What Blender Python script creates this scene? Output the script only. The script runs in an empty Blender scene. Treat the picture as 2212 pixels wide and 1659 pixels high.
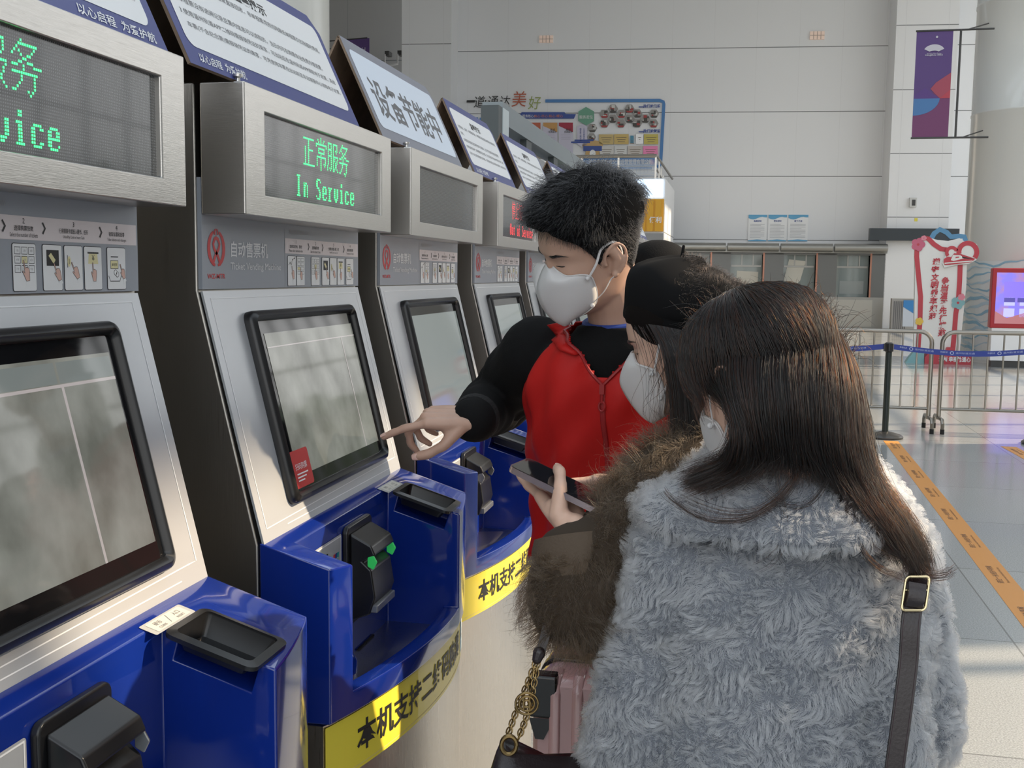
import bpy, bmesh, math, random
import numpy as np
from mathutils import Matrix, Vector, noise
S = bpy.context.scene
COL = S.collection
rng = np.random.default_rng(7)
random.seed(7)

# ---------------------------------------------------------------- camera
FPX, CX, CY = 2300.0, 1106.0, 829.5
CAMP = np.array([0, 0, 1.55])
def nrm(v):
    v = np.array(v, float)
    return v / np.linalg.norm(v)
_dY = nrm([1600 - CX, CY - 598, -FPX])
_h = nrm([-10000, -(472 - CY), -FPX])
_up = nrm(np.cross(_dY, _h))
_up = _up if _up[1] > 0 else -_up
_dX = nrm(np.cross(_dY, _up))
CAMM = np.stack([_dX, _dY, _up], 1)
def at(px, py, depth):
    return CAMP + CAMM.T @ np.array([px - CX, CY - py, -FPX]) / FPX * depth
cam_d = bpy.data.cameras.new('camera')
cam = bpy.data.objects.new('camera', cam_d)
COL.objects.link(cam)
cam_d.sensor_width = 36.0
cam_d.lens = 36.0 * FPX / 2212.0
cam_d.clip_start = 0.05
cam_d.clip_end = 300
_R = Matrix(CAMM.T.tolist()).to_4x4()
_R.translation = Vector(CAMP)
cam.matrix_world = _R
S.camera = cam

# ---------------------------------------------------------------- light
S.view_settings.view_transform = 'Standard'
S.view_settings.look = 'None'
S.view_settings.gamma = 1.0
S.view_settings.use_curve_mapping = False
S.view_settings.exposure = 0.2
S.cycles.use_denoising = True
S.cycles.max_bounces = 8
S.cycles.diffuse_bounces = 4
S.cycles.glossy_bounces = 4
S.cycles.transmission_bounces = 6
S.cycles.transparent_max_bounces = 12
S.cycles.sample_clamp_indirect = 6.0
S.cycles_curves.shape = 'RIBBONS'

SUN_AZ = (0.958, 0.287)      # towards the sun, low through the right hand glazing
SUN_EL = 33.0
_sd = bpy.data.lights.new('sun', 'SUN')
_sd.energy = 6.0
_sd.angle = math.radians(0.6)
_sd.color = (1.0, 0.80, 0.56)
sun = bpy.data.objects.new('sun', _sd)
COL.objects.link(sun)
_a = nrm([SUN_AZ[0], SUN_AZ[1], 0]) * math.cos(math.radians(SUN_EL))
SUNV = Vector((_a[0], _a[1], math.sin(math.radians(SUN_EL))))
sun.rotation_euler = SUNV.to_track_quat('Z', 'Y').to_euler()
sun.location = SUNV * 30

W = bpy.data.worlds.new('hall_daylight')
S.world = W
W.use_nodes = True
_n = W.node_tree.nodes
_l = W.node_tree.links
_bg = _n['Background']
_tc = _n.new('ShaderNodeTexCoord')
_sx = _n.new('ShaderNodeSeparateXYZ')
_cr = _n.new('ShaderNodeValToRGB')
_l.new(_tc.outputs['Generated'], _sx.inputs[0])
_l.new(_sx.outputs['Z'], _cr.inputs[0])
_e = _cr.color_ramp.elements
_e[0].position = 0.0
_e[0].color = (0.55, 0.55, 0.52, 1)
_e[1].position = 0.6
_e[1].color = (0.80, 0.90, 1.0, 1)
_e2 = _e.new(0.12)
_e2.color = (1.0, 1.0, 0.99, 1)
_l.new(_cr.outputs[0], _bg.inputs[0])
_bg.inputs[1].default_value = 1.9

# ---------------------------------------------------------------- materials
MATS = {}
def mat(name, col=(0.8, 0.8, 0.8), rough=0.5, metal=0.0, emit=None, est=1.0, spec=0.5, coat=0.0,
        bump=0.0, bscale=40.0, bstretch=(1, 1, 1), var=0.0, vscale=6.0, alpha=1.0, trans=0.0, sheen=0.0, sss=0.0, aniso=0.0, rvar=0.0):
    if name in MATS:
        return MATS[name]
    m = bpy.data.materials.new(name)
    m.use_nodes = True
    nt = m.node_tree
    b = nt.nodes['Principled BSDF']
    I = b.inputs
    I['Base Color'].default_value = (*col, 1)
    I['Roughness'].default_value = rough
    I['Metallic'].default_value = metal
    I['Specular IOR Level'].default_value = spec
    I['Coat Weight'].default_value = coat
    I['Coat Roughness'].default_value = 0.04
    I['Sheen Weight'].default_value = sheen
    if sss:
        I['Subsurface Weight'].default_value = sss
        I['Subsurface Radius'].default_value = (0.012, 0.005, 0.003)
        I['Subsurface Scale'].default_value = 0.6
    I['Transmission Weight'].default_value = trans
    I['Alpha'].default_value = alpha
    if aniso:
        I['Anisotropic'].default_value = aniso
    if emit:
        I['Emission Color'].default_value = (*emit, 1)
        I['Emission Strength'].default_value = est
    if bump or var or rvar:
        tc = nt.nodes.new('ShaderNodeTexCoord')
        mp = nt.nodes.new('ShaderNodeMapping')
        mp.inputs['Scale'].default_value = bstretch
        nt.links.new(tc.outputs['Object'], mp.inputs[0])
    if bump or rvar:
        nz = nt.nodes.new('ShaderNodeTexNoise')
        nz.inputs['Scale'].default_value = bscale
        nz.inputs['Detail'].default_value = 3
        nt.links.new(mp.outputs[0], nz.inputs[0])
        if bump:
            bp = nt.nodes.new('ShaderNodeBump')
            bp.inputs['Strength'].default_value = bump
            bp.inputs['Distance'].default_value = 0.01
            nt.links.new(nz.outputs[0], bp.inputs['Height'])
            nt.links.new(bp.outputs[0], I['Normal'])
        if rvar:
            mr = nt.nodes.new('ShaderNodeMapRange')
            mr.inputs[3].default_value = max(0.02, rough - rvar)
            mr.inputs[4].default_value = rough + rvar
            nt.links.new(nz.outputs[0], mr.inputs[0])
            nt.links.new(mr.outputs[0], I['Roughness'])
    if var:
        n2 = nt.nodes.new('ShaderNodeTexNoise')
        n2.inputs['Scale'].default_value = vscale
        n2.inputs['Detail'].default_value = 4
        nt.links.new(mp.outputs[0], n2.inputs[0])
        cr = nt.nodes.new('ShaderNodeValToRGB')
        cr.color_ramp.elements[0].color = (*[c * (1 - var) for c in col], 1)
        cr.color_ramp.elements[1].color = (*[min(1, c * (1 + var)) for c in col], 1)
        cr.color_ramp.elements[0].position = 0.3
        cr.color_ramp.elements[1].position = 0.7
        nt.links.new(n2.outputs[0], cr.inputs[0])
        nt.links.new(cr.outputs[0], I['Base Color'])
    MATS[name] = m
    return m

# ---------------------------------------------------------------- geometry helpers
_txt = {}
def textmesh(s, bold=0.0):
    k = (s, bold)
    if k not in _txt:
        c = bpy.data.curves.new('t', 'FONT')
        c.body = s
        c.offset = bold
        c.resolution_u = 2
        o = bpy.data.objects.new('t', c)
        me = o.to_mesh()
        v = np.array([x.co[:2] for x in me.vertices]).reshape(-1, 2)
        f = [list(p.vertices) for p in me.polygons]
        o.to_mesh_clear()
        bpy.data.objects.remove(o)
        bpy.data.curves.remove(c)
        _txt[k] = (v, f)
    return _txt[k]

class Fr:
    """a drawing frame: point(a, b, lift)"""
    def __init__(s, o, u, v, fn=None):
        s.o = np.array(o, float); s.u = np.array(u, float); s.v = np.array(v, float)
        s.n = nrm(np.cross(s.u, s.v)); s.fn = fn
    def __call__(s, a, b, l=0.0):
        if s.fn:
            return s.fn(a, b, l)
        return s.o + s.u * a + s.v * b + s.n * l

class MB:
    def __init__(s):
        s.v = []; s.f = []; s.m = []
    def add(s, vs, fs, m=0):
        k = len(s.v)
        s.v += [tuple(map(float, p)) for p in vs]
        for f in fs:
            s.f.append([i + k for i in f]); s.m.append(m)
        return s
    def box(s, x0, x1, y0, y1, z0, z1, m=0):
        vs = [(x, y, z) for x in (x0, x1) for y in (y0, y1) for z in (z0, z1)]
        return s.add(vs, [(0, 1, 3, 2), (4, 6, 7, 5), (0, 4, 5, 1), (2, 3, 7, 6), (0, 2, 6, 4), (1, 5, 7, 3)], m)
    def obox(s, c, ax, ay, az, m=0):
        c, ax, ay, az = (np.array(q, float) for q in (c, ax, ay, az))
        vs = [c + i * ax + j * ay + k * az for i in (-1, 1) for j in (-1, 1) for k in (-1, 1)]
        return s.add(vs, [(0, 1, 3, 2), (4, 6, 7, 5), (0, 4, 5, 1), (2, 3, 7, 6), (0, 2, 6, 4), (1, 5, 7, 3)], m)
    def prism(s, fr, poly, l0, l1, m=0, ms=None):
        """extrude a 2D polygon of a frame from lift l0 to lift l1"""
        n = len(poly)
        a = [fr(p[0], p[1], l0) for p in poly]; b = [fr(p[0], p[1], l1) for p in poly]
        s.add(a + b, [list(range(n))[::-1]], m)
        k = len(s.v) - 2 * n
        s.f.append([k + n + i for i in range(n)]); s.m.append(m)
        for i in range(n):
            j = (i + 1) % n
            s.f.append([k + i, k + j, k + n + j, k + n + i]); s.m.append(m if ms is None else ms)
        return s
    def poly(s, fr, poly, l=0.0, m=0):
        return s.add([fr(p[0], p[1], l) for p in poly], [list(range(len(poly)))], m)
    def rect(s, fr, a0, a1, b0, b1, l=0.0, m=0, r=0.0, k=4):
        return s.poly(fr, rrect(a0, a1, b0, b1, r, k), l, m)
    def frame(s, fr, a0, a1, b0, b1, w, l=0.0, m=0, r=0.0):
        o = rrect(a0, a1, b0, b1, r, 4); i = rrect(a0 + w, a1 - w, b0 + w, b1 - w, max(r - w, 1e-4) if r else 0, 4)
        n = len(o)
        return s.add([fr(p[0], p[1], l) for p in o + i], [(q, (q + 1) % n, n + (q + 1) % n, n + q) for q in range(n)], m)
    def stroke(s, fr, pts, w, l=0.0, m=0):
        pts = [np.array(p, float) for p in pts]
        n = len(pts); L = []; R = []
        for i, p in enumerate(pts):
            t = nrm((pts[min(i + 1, n - 1)] - pts[max(i - 1, 0)]) + 1e-12)
            q = np.array([-t[1], t[0]]) * (w[i] if hasattr(w, '__len__') else w) / 2
            L.append(p + q); R.append(p - q)
        return s.add([fr(p[0], p[1], l) for p in L + R], [(n + i, n + i + 1, i + 1, i) for i in range(n - 1)], m)
    def disc(s, fr, a, b, r, l=0.0, m=0, k=16, ry=None):
        return s.poly(fr, [(a + r * math.cos(2 * math.pi * i / k), b + (ry or r) * math.sin(2 * math.pi * i / k)) for i in range(k)], l, m)
    def text(s, fr, t, a, b, h=None, w=None, l=0.0, m=0, bold=0.0, align='c', shear=0.0):
        """draw text centred (or left aligned) on (a, b), scaled to height h and / or width w"""
        v, f = textmesh(t, bold)
        if not len(v):
            return s
        lo, hi = v.min(0), v.max(0)
        sx = w / max(hi[0] - lo[0], 1e-6) if w else None
        sy = h / max(hi[1] - lo[1], 1e-6) if h else None
        sx = sx or sy; sy = sy or sx
        c = (lo + hi) / 2
        q = (v - c) * [sx, sy]
        if shear:
            q[:, 0] += shear * q[:, 1]
        if align == 'l':
            q[:, 0] += (hi[0] - lo[0]) * sx / 2
        return s.add([fr(a + x, b + y, l) for x, y in q], f, m)
    def tube(s, pts, r, n=10, m=0, cap=True, flat=None, ref=None):
        """sweep a circle (or an ellipse) along a path; r may be a list, flat = (ra, rb) list"""
        pts = [np.array(p, float) for p in pts]
        N = len(pts)
        T = [nrm(pts[min(i + 1, N - 1)] - pts[max(i - 1, 0)] + 1e-12) for i in range(N)]
        u = np.array(ref, float) if ref is not None else (np.array([0, 0, 1.0]) if abs(T[0][2]) < 0.9 else np.array([1.0, 0, 0]))
        k = len(s.v)
        for i in range(N):
            u = u - T[i] * np.dot(u, T[i]); u = nrm(u)
            w = np.cross(T[i], u)
            ra = r[i] if hasattr(r, '__len__') else r
            rb = ra
            if flat is not None:
                ra, rb = flat[i] if hasattr(flat[0], '__len__') else flat
            for j in range(n):
                a = 2 * math.pi * j / n
                s.v.append(tuple(pts[i] + u * math.cos(a) * ra + w * math.sin(a) * rb))
        for i in range(N - 1):
            for j in range(n):
                a = k + i * n + j; b = k + i * n + (j + 1) % n
                s.f.append([a, b, b + n, a + n]); s.m.append(m)
        if cap:
            s.f.append([k + j for j in range(n)][::-1]); s.m.append(m)
            s.f.append([k + (N - 1) * n + j for j in range(n)]); s.m.append(m)
        return s
    def rings(s, R, m=0, cap=True, closed=True):
        """loft a list of equal-length rings"""
        k = len(s.v); n = len(R[0])
        for r in R:
            s.v += [tuple(map(float, p)) for p in r]
        for i in range(len(R) - 1):
            for j in range(n if closed else n - 1):
                a = k + i * n + j; b = k + i * n + (j + 1) % n
                s.f.append([a, b, b + n, a + n]); s.m.append(m)
        if cap and closed:
            s.f.append([k + j for j in range(n)][::-1]); s.m.append(m)
            s.f.append([k + (len(R) - 1) * n + j for j in range(n)]); s.m.append(m)
        return s
    def lathe(s, prof, c=(0, 0, 0), n=24, m=0, ang=(0, 2 * math.pi)):
        full = abs(ang[1] - ang[0] - 2 * math.pi) < 1e-6
        R = []
        for r, z in prof:
            kk = n if full else n + 1
            R.append([(c[0] + r * math.cos(ang[0] + (ang[1] - ang[0]) * j / n), c[1] + r * math.sin(ang[0] + (ang[1] - ang[0]) * j / n), c[2] + z) for j in range(kk)])
        return s.rings(R, m, cap=full, closed=full)
    def ball(s, c, r, n=12, m=0, k=8):
        c = np.array(c, float); r = np.array(r if hasattr(r, '__len__') else (r, r, r), float)
        R = []
        for i in range(k + 1):
            t = -math.pi / 2 + math.pi * (i * 0.98 / k + 0.01)
            R.append([c + r * np.array([math.cos(t) * math.cos(2 * math.pi * j / n), math.cos(t) * math.sin(2 * math.pi * j / n), math.sin(t)]) for j in range(n)])
        return s.rings(R, m)
    def mesh(s, name, off=(0, 0, 0)):
        me = bpy.data.meshes.new(name)
        o = np.array(off, float)
        me.from_pydata([tuple(np.array(v) - o) for v in s.v], [], s.f)
        me.polygons.foreach_set('material_index', s.m)
        me.update()
        return me

def rrect(a0, a1, b0, b1, r=0.0, k=4):
    if r <= 0:
        return [(a0, b0), (a1, b0), (a1, b1), (a0, b1)]
    P = []
    for cx, cy, t in ((a1 - r, b0 + r, -90), (a1 - r, b1 - r, 0), (a0 + r, b1 - r, 90), (a0 + r, b0 + r, 180)):
        for i in range(k + 1):
            a = math.radians(t + 90 * i / k)
            P.append((cx + r * math.cos(a), cy + r * math.sin(a)))
    return P

def wloc(o):
    p = np.zeros(3)
    while o is not None:
        p += np.array(o.location); o = o.parent
    return p

def thing(name, label, cat, loc, group=None):
    o = bpy.data.objects.new(name, None)
    o.empty_display_size = 0.1
    COL.objects.link(o)
    o.location = loc
    tag(o, label, cat, group)
    return o

def tag(o, label=None, cat=None, group=None, kind=None):
    if label: o['label'] = label
    if cat: o['category'] = cat
    if group: o['group'] = group
    if kind: o['kind'] = kind
    return o

def obj(name, mb, mats, parent=None, smooth=None, bevel=0.0, seg=2, loc=None, sub=0, angle=35, label=None):
    """link ONE mesh object; mb holds world coordinates, the mesh is stored relative to its parent (or loc)"""
    off = wloc(parent) if parent is not None else (np.array(loc) if loc is not None else np.zeros(3))
    me = mb.mesh(name, off) if isinstance(mb, MB) else mb
    o = bpy.data.objects.new(name, me)
    COL.objects.link(o)
    if parent is not None:
        o.parent = parent
    elif loc is not None:
        o.location = loc
    for m in (mats if isinstance(mats, (list, tuple)) else [mats]):
        me.materials.append(m)
    if smooth or bevel:
        me.polygons.foreach_set('use_smooth', [True] * len(me.polygons))
        if not bevel and smooth != 'all':
            me.set_sharp_from_angle(angle=math.radians(angle))
    if bevel:
        b = o.modifiers.new('bevel', 'BEVEL')
        b.width = bevel; b.segments = seg; b.limit_method = 'ANGLE'; b.angle_limit = math.radians(angle)
        b.harden_normals = True
    if sub:
        b = o.modifiers.new('subdivision', 'SUBSURF')
        b.levels = sub; b.render_levels = sub
    if label:
        o['label'] = label
    return o

def struct(name, mb, mats, **k):
    return tag(obj(name, mb, mats, **k), kind='structure')

def dup(root, loc, label=None, group=None):
    r = root.copy(); COL.objects.link(r); r.location = loc
    if label: r['label'] = label
    if group: r['group'] = group
    for ch in list(root.children):
        c = ch.copy(); COL.objects.link(c); c.parent = r
        for g in list(ch.children):
            d = g.copy(); COL.objects.link(d); d.parent = c
    return r
# ================================================================ the hall
def floor_mat():
    m = mat('granite_floor', (0.36, 0.37, 0.37), 0.13, spec=0.5)
    nt = m.node_tree; b = nt.nodes['Principled BSDF']
    tc = nt.nodes.new('ShaderNodeTexCoord')
    br = nt.nodes.new('ShaderNodeTexBrick')
    br.offset = 0.0
    br.inputs['Scale'].default_value = 1.0
    br.inputs['Brick Width'].default_value = 1.2
    br.inputs['Row Height'].default_value = 1.2
    br.inputs['Mortar Size'].default_value = 0.004
    br.inputs['Color1'].default_value = (0.40, 0.41, 0.41, 1)
    br.inputs['Color2'].default_value = (0.37, 0.38, 0.385, 1)
    br.inputs['Mortar'].default_value = (0.2, 0.2, 0.2, 1)
    n1 = nt.nodes.new('ShaderNodeTexNoise'); n1.inputs['Scale'].default_value = 160; n1.inputs['Detail'].default_value = 2
    cr = nt.nodes.new('ShaderNodeValToRGB')
    cr.color_ramp.elements[0].position = 0.35; cr.color_ramp.elements[0].color = (0.72, 0.72, 0.72, 1)
    cr.color_ramp.elements[1].position = 0.65; cr.color_ramp.elements[1].color = (1.1, 1.1, 1.08, 1)
    mx = nt.nodes.new('ShaderNodeMix'); mx.data_type = 'RGBA'; mx.blend_type = 'MULTIPLY'; mx.inputs[0].default_value = 1.0
    L = nt.links
    L.new(tc.outputs['Object'], br.inputs[0]); L.new(tc.outputs['Object'], n1.inputs[0])
    L.new(n1.outputs[0], cr.inputs[0]); L.new(br.outputs[0], mx.inputs[6]); L.new(cr.outputs[0], mx.inputs[7])
    L.new(mx.outputs[2], b.inputs['Base Color'])
    return m

WHITE = mat('white_wall_panel', (0.76, 0.775, 0.80), 0.42)
WHITE2 = mat('bright_white_panel', (0.80, 0.81, 0.83), 0.35)
GREYW = mat('grey_wall_panel', (0.44, 0.44, 0.435), 0.5)
JOINT = mat('panel_joint', (0.22, 0.23, 0.24), 0.7)
STEEL = mat('brushed_steel', (0.60, 0.58, 0.55), 0.33, 1.0, bump=0.05, bscale=30, bstretch=(1, 1, 40), aniso=0.4, rvar=0.08)
STEELV = mat('vertical_brushed_steel', (0.62, 0.59, 0.55), 0.30, 1.0, bump=0.05, bscale=14, bstretch=(40, 40, 0.8), aniso=0.4, rvar=0.08)
DSTEEL = mat('dull_steel', (0.42, 0.40, 0.37), 0.36, 1.0, bump=0.04, bscale=14, bstretch=(40, 40, 0.8), rvar=0.06)
BLACKP = mat('black_plastic', (0.012, 0.012, 0.013), 0.28)
BLACKM = mat('matt_black', (0.012, 0.012, 0.012), 0.7)
INK = mat('black_print', (0.02, 0.02, 0.022), 0.5)
GREYINK = mat('grey_print', (0.16, 0.16, 0.17), 0.5)
PAPER = mat('white_print', (0.84, 0.85, 0.86), 0.45)
NAVY = mat('navy_print', (0.045, 0.06, 0.20), 0.4)
REDP = mat('red_print', (0.55, 0.035, 0.035), 0.4)
CARD = mat('brown_cardboard', (0.19, 0.135, 0.095), 0.8, var=0.15, vscale=30)
GLASS = mat('clear_glass', (0.9, 0.95, 0.95), 0.02, trans=1.0, alpha=0.35)

HW = 35.22                                    # back wall plane
WN = np.array([-0.087, 0.9962, 0.0]); WU = np.array([0.9962, 0.087, 0.0])
def WF(off=0.0):
    return Fr(WN * (HW - off), WU, (0, 0, 1))    # normal points back to the hall: u x z
def wall_uz(px, py, off=0.0):
    r = CAMM.T @ np.array([px - CX, CY - py, -FPX])
    t = (HW - off - np.dot(CAMP, WN)) / np.dot(r, WN)
    p = CAMP + t * r
    return float(np.dot(p, WU)), float(p[2])

mb = MB(); mb.box(-16, 12, -9, 40, -0.2, 0.0)
struct('floor', mb, floor_mat())
CEIL = 13.0
mb = MB()          # roof with unseen skylight gaps added to brighten the hall
xs = [-16, -5.0, -3.2, -1.6, .2, 1.8, 3.6, 5.2, 7.0, 8.6, 10.2, 12]
for a, b in zip(xs[0::2], xs[1::2]): mb.box(a, b, -9, 40, CEIL, CEIL + 0.3)
for a, b in zip(xs[1:-1:2], xs[2:-1:2]):
    mb.box(a, b, 19, 40, CEIL, CEIL + 0.3); mb.box(a, b, -9, -7.5, CEIL, CEIL + 0.3)
struct('ceiling', mb, mat('ceiling_white', (0.62, 0.63, 0.64), 0.6))
# back wall: main field, the pillars and the recess on the left
wf = WF()
uL = wall_uz(975, 60)[0]; 
mb = MB(); mb.prism(wf, [(uL, 0), (12.5, 0), (12.5, CEIL), (uL, CEIL)], -0.4, 0.0)
zs = [2.737, 4.75, 6.767, 8.76, 10.75]
for z in zs:
    mb.rect(wf, uL, 12.5, z - 0.012, z + 0.012, 0.003, 1)
for k in range(-10, 14):
    u = uL + 0.55 + (k + 10) * 1.32
    if u < 12: mb.rect(wf, u - 0.004, u + 0.004, 2.75, CEIL, 0.002, 2)
struct('wall_back', mb, [WHITE, JOINT, mat('faint_joint', (0.68, 0.69, 0.71), 0.6)])
# left pillar standing forward of the wall
p0u = wall_uz(868, 60, 1.2)[0]; p1u = wall_uz(975, 60, 1.2)[0]
wp = WF(1.2)
mb = MB(); mb.prism(wp, [(p0u, 0), (p1u, 0), (p1u, CEIL), (p0u, CEIL)], -1.4, 0.0)
for z in zs: mb.rect(wp, p0u, p1u, z - 0.012, z + 0.012, 0.003, 1)
for u in (p0u + 0.25, p1u - 0.25): mb.rect(wp, u - 0.005, u + 0.005, 0, CEIL, 0.003, 2)
struct('wall_pillar', mb, [WHITE, JOINT, mat('faint_joint')])
# recess
wr = WF(-2.0)
mb = MB(); mb.prism(wr, [(-22, 0), (p0u + 1.0, 0), (p0u + 1.0, CEIL), (-22, CEIL)], -0.4, 0.0)
for z in (8.9, 11.0): mb.rect(wr, -22, p0u, z - 0.014, z + 0.014, 0.003, 1)
for k in range(8): mb.rect(wr, -21 + k * 1.5, -20.99 + k * 1.5, 0, CEIL, 0.003, 1)
struct('wall_recess', mb, [GREYW, JOINT])
# right pillar
r0 = wall_uz(1937, 40, 1.0)[0]; r1 = wall_uz(2072, 40, 1.0)[0]
wq = WF(1.0)
mb = MB(); mb.prism(wq, [(r0, 0), (r1, 0), (r1, CEIL), (r0, CEIL)], -1.2, 0.0)
for z in (3.43, 5.35, 7.25, 9.15): mb.rect(wq, r0, r1, z - 0.012, z + 0.012, 0.003, 1)
for u in (r0 + 0.28, r1 - 0.28): mb.rect(wq, u - 0.004, u + 0.004, 2.9, CEIL, 0.003, 2)
struct('wall_pillar', mb, [WHITE2, JOINT, mat('faint_joint')])
# left side wall of the hall and glazed right side with mullions, front glazing
mb = MB(); mb.box(-16.2, -16, -9, 40, 0, CEIL)
struct('wall_left', mb, GREYW)
MULL = mat('mullion_grey', (0.35, 0.36, 0.37), 0.4)
GX = 11.0
mb = MB()
for k in range(34):
    y = -8.5 + k * 1.45
    mb.box(GX, GX + 0.14, y - 0.04, y + 0.04, 0, CEIL)
for z in (0.05, 1.1, 2.9, 4.6, 6.3, 8.0, 9.7, 11.4, 12.9):
    mb.box(GX + 0.02, GX + 0.12, -9, 40, z - 0.04, z + 0.04)
struct('wall_right', mb, MULL)
mb = MB(); mb.box(GX + .2, GX + .4, -9, 19.5, 9.5, CEIL); mb.box(GX + .2, GX + .4, -9, 4.5, 0, 9.5); mb.box(GX + .2, GX + .4, 4.5, 5.02, 0, 8.6); mb.box(GX + .2, GX + .4, 7.8, 13.3, 0, 9.5)  # unseen solid panels added to cut the sunlight into patches
struct('wall_right_sun_block', mb, GREYW)
mb = MB()
for k in range(18):
    x = -16 + k * 1.6
    mb.box(x - 0.04, x + 0.04, -9.1, -9, 0, CEIL)
for z in (0.05, 2.9, 6.3, 9.7, 12.9):
    mb.box(-16, GX, -9.1, -9.0, z - 0.05, z + 0.05)
struct('wall_front', mb, MULL)

# unseen hedge outside the glazing, added to darken the screen reflections
mb = MB(); R = []
for k in range(60):
    y = 6 + k; hgt = 4.2 + 1.1 * noise.noise(Vector((k * .7, 0, 0))) ; wdt = 1.3 + .5 * noise.noise(Vector((k * .9, 5, 0)))
    R.append([(16 + wdt * math.cos(a) * (1 + .15 * noise.noise(Vector((k, a * 3, 1)))), y, max(0, hgt * .5 + hgt * .5 * math.sin(a) * (1 + .12 * noise.noise(Vector((k, a * 2, 7)))))) for a in [2 * math.pi * j / 18 for j in range(18)]])
mb.rings(R)
tag(obj('treeline', mb, mat('treeline_green', (.10, .13, .07), .9, var=.6, vscale=2.5), loc=(16, 30, 0), smooth='all'), 'unseen green hedge outside the glazed right side of the hall', 'treeline', kind='stuff')
# ================================================================ ticket vending machines
MW = 0.735
BLUE = mat('glossy_blue_plastic', (0.006, 0.024, 0.21), 0.12, coat=0.6, spec=0.5)
HEADG = mat('grey_printed_panel', (0.34, 0.365, 0.41), 0.35)
PANELG = mat('light_grey_panel', (0.50, 0.515, 0.535), 0.30, 0.25)
WLINE = mat('white_line_print', (0.85, 0.86, 0.87), 0.4)
LOGO = mat('logo_red', (0.60, 0.03, 0.035), 0.4)
PINKSTRIP = mat('pale_pink_strip', (0.76, 0.69, 0.70), 0.4)
SKIN_P = mat('printed_skin', (0.72, 0.47, 0.40), 0.5)
YEL_P = mat('printed_pale_yellow', (0.80, 0.74, 0.42), 0.5)
YELLOW = mat('yellow_sticker', (0.86, 0.72, 0.06), 0.3, coat=0.3)
ICONB = mat('pale_blue_icon', (0.45, 0.66, 0.80), 0.35)
LEDG = mat('led_green', (0.02, 0.3, 0.05), 0.4, emit=(0.05, 1.0, 0.22), est=2.6)
LEDR = mat('led_red', (0.3, 0.02, 0.02), 0.4, emit=(1.0, 0.05, 0.06), est=1.6)
LEDS = mat('status_led_green', (0.02, 0.3, 0.05), 0.3, emit=(0.05, 0.8, 0.2), est=.2)
GREYCL = mat('smoky_clear_plastic', (0.16, 0.17, 0.18), 0.1, coat=0.5)
LEDPITCH = 0.00373

def led_mat():
    m = mat('led_matrix_panel', (0.03, 0.032, 0.034), 0.16, coat=0.25)
    nt = m.node_tree; b = nt.nodes['Principled BSDF']; L = nt.links
    tc = nt.nodes.new('ShaderNodeTexCoord')
    sc = nt.nodes.new('ShaderNodeVectorMath'); sc.operation = 'SCALE'; sc.inputs[3].default_value = 1 / (LEDPITCH * 1.0)
    fr = nt.nodes.new('ShaderNodeVectorMath'); fr.operation = 'FRACTION'
    sb = nt.nodes.new('ShaderNodeVectorMath'); sb.operation = 'SUBTRACT'; sb.inputs[1].default_value = (0.5, 0.5, 0.5)
    mu = nt.nodes.new('ShaderNodeVectorMath'); mu.operation = 'MULTIPLY'; mu.inputs[1].default_value = (0, 1, 1)
    le = nt.nodes.new('ShaderNodeVectorMath'); le.operation = 'LENGTH'
    lt = nt.nodes.new('ShaderNodeMath'); lt.operation = 'LESS_THAN'; lt.inputs[1].default_value = 0.27
    mx = nt.nodes.new('ShaderNodeMix'); mx.data_type = 'RGBA'
    mx.inputs[6].default_value = (0.028, 0.032, 0.034, 1); mx.inputs[7].default_value = (0.16, 0.17, 0.175, 1)
    L.new(tc.outputs['Object'], sc.inputs[0]); L.new(sc.outputs[0], fr.inputs[0]); L.new(fr.outputs[0], sb.inputs[0])
    L.new(sb.outputs[0], mu.inputs[0]); L.new(mu.outputs[0], le.inputs[0]); L.new(le.outputs['Value'], lt.inputs[0])
    L.new(lt.outputs[0], mx.inputs[0]); L.new(mx.outputs[2], b.inputs['Base Color'])
    return m
LEDM = led_mat()

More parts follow.
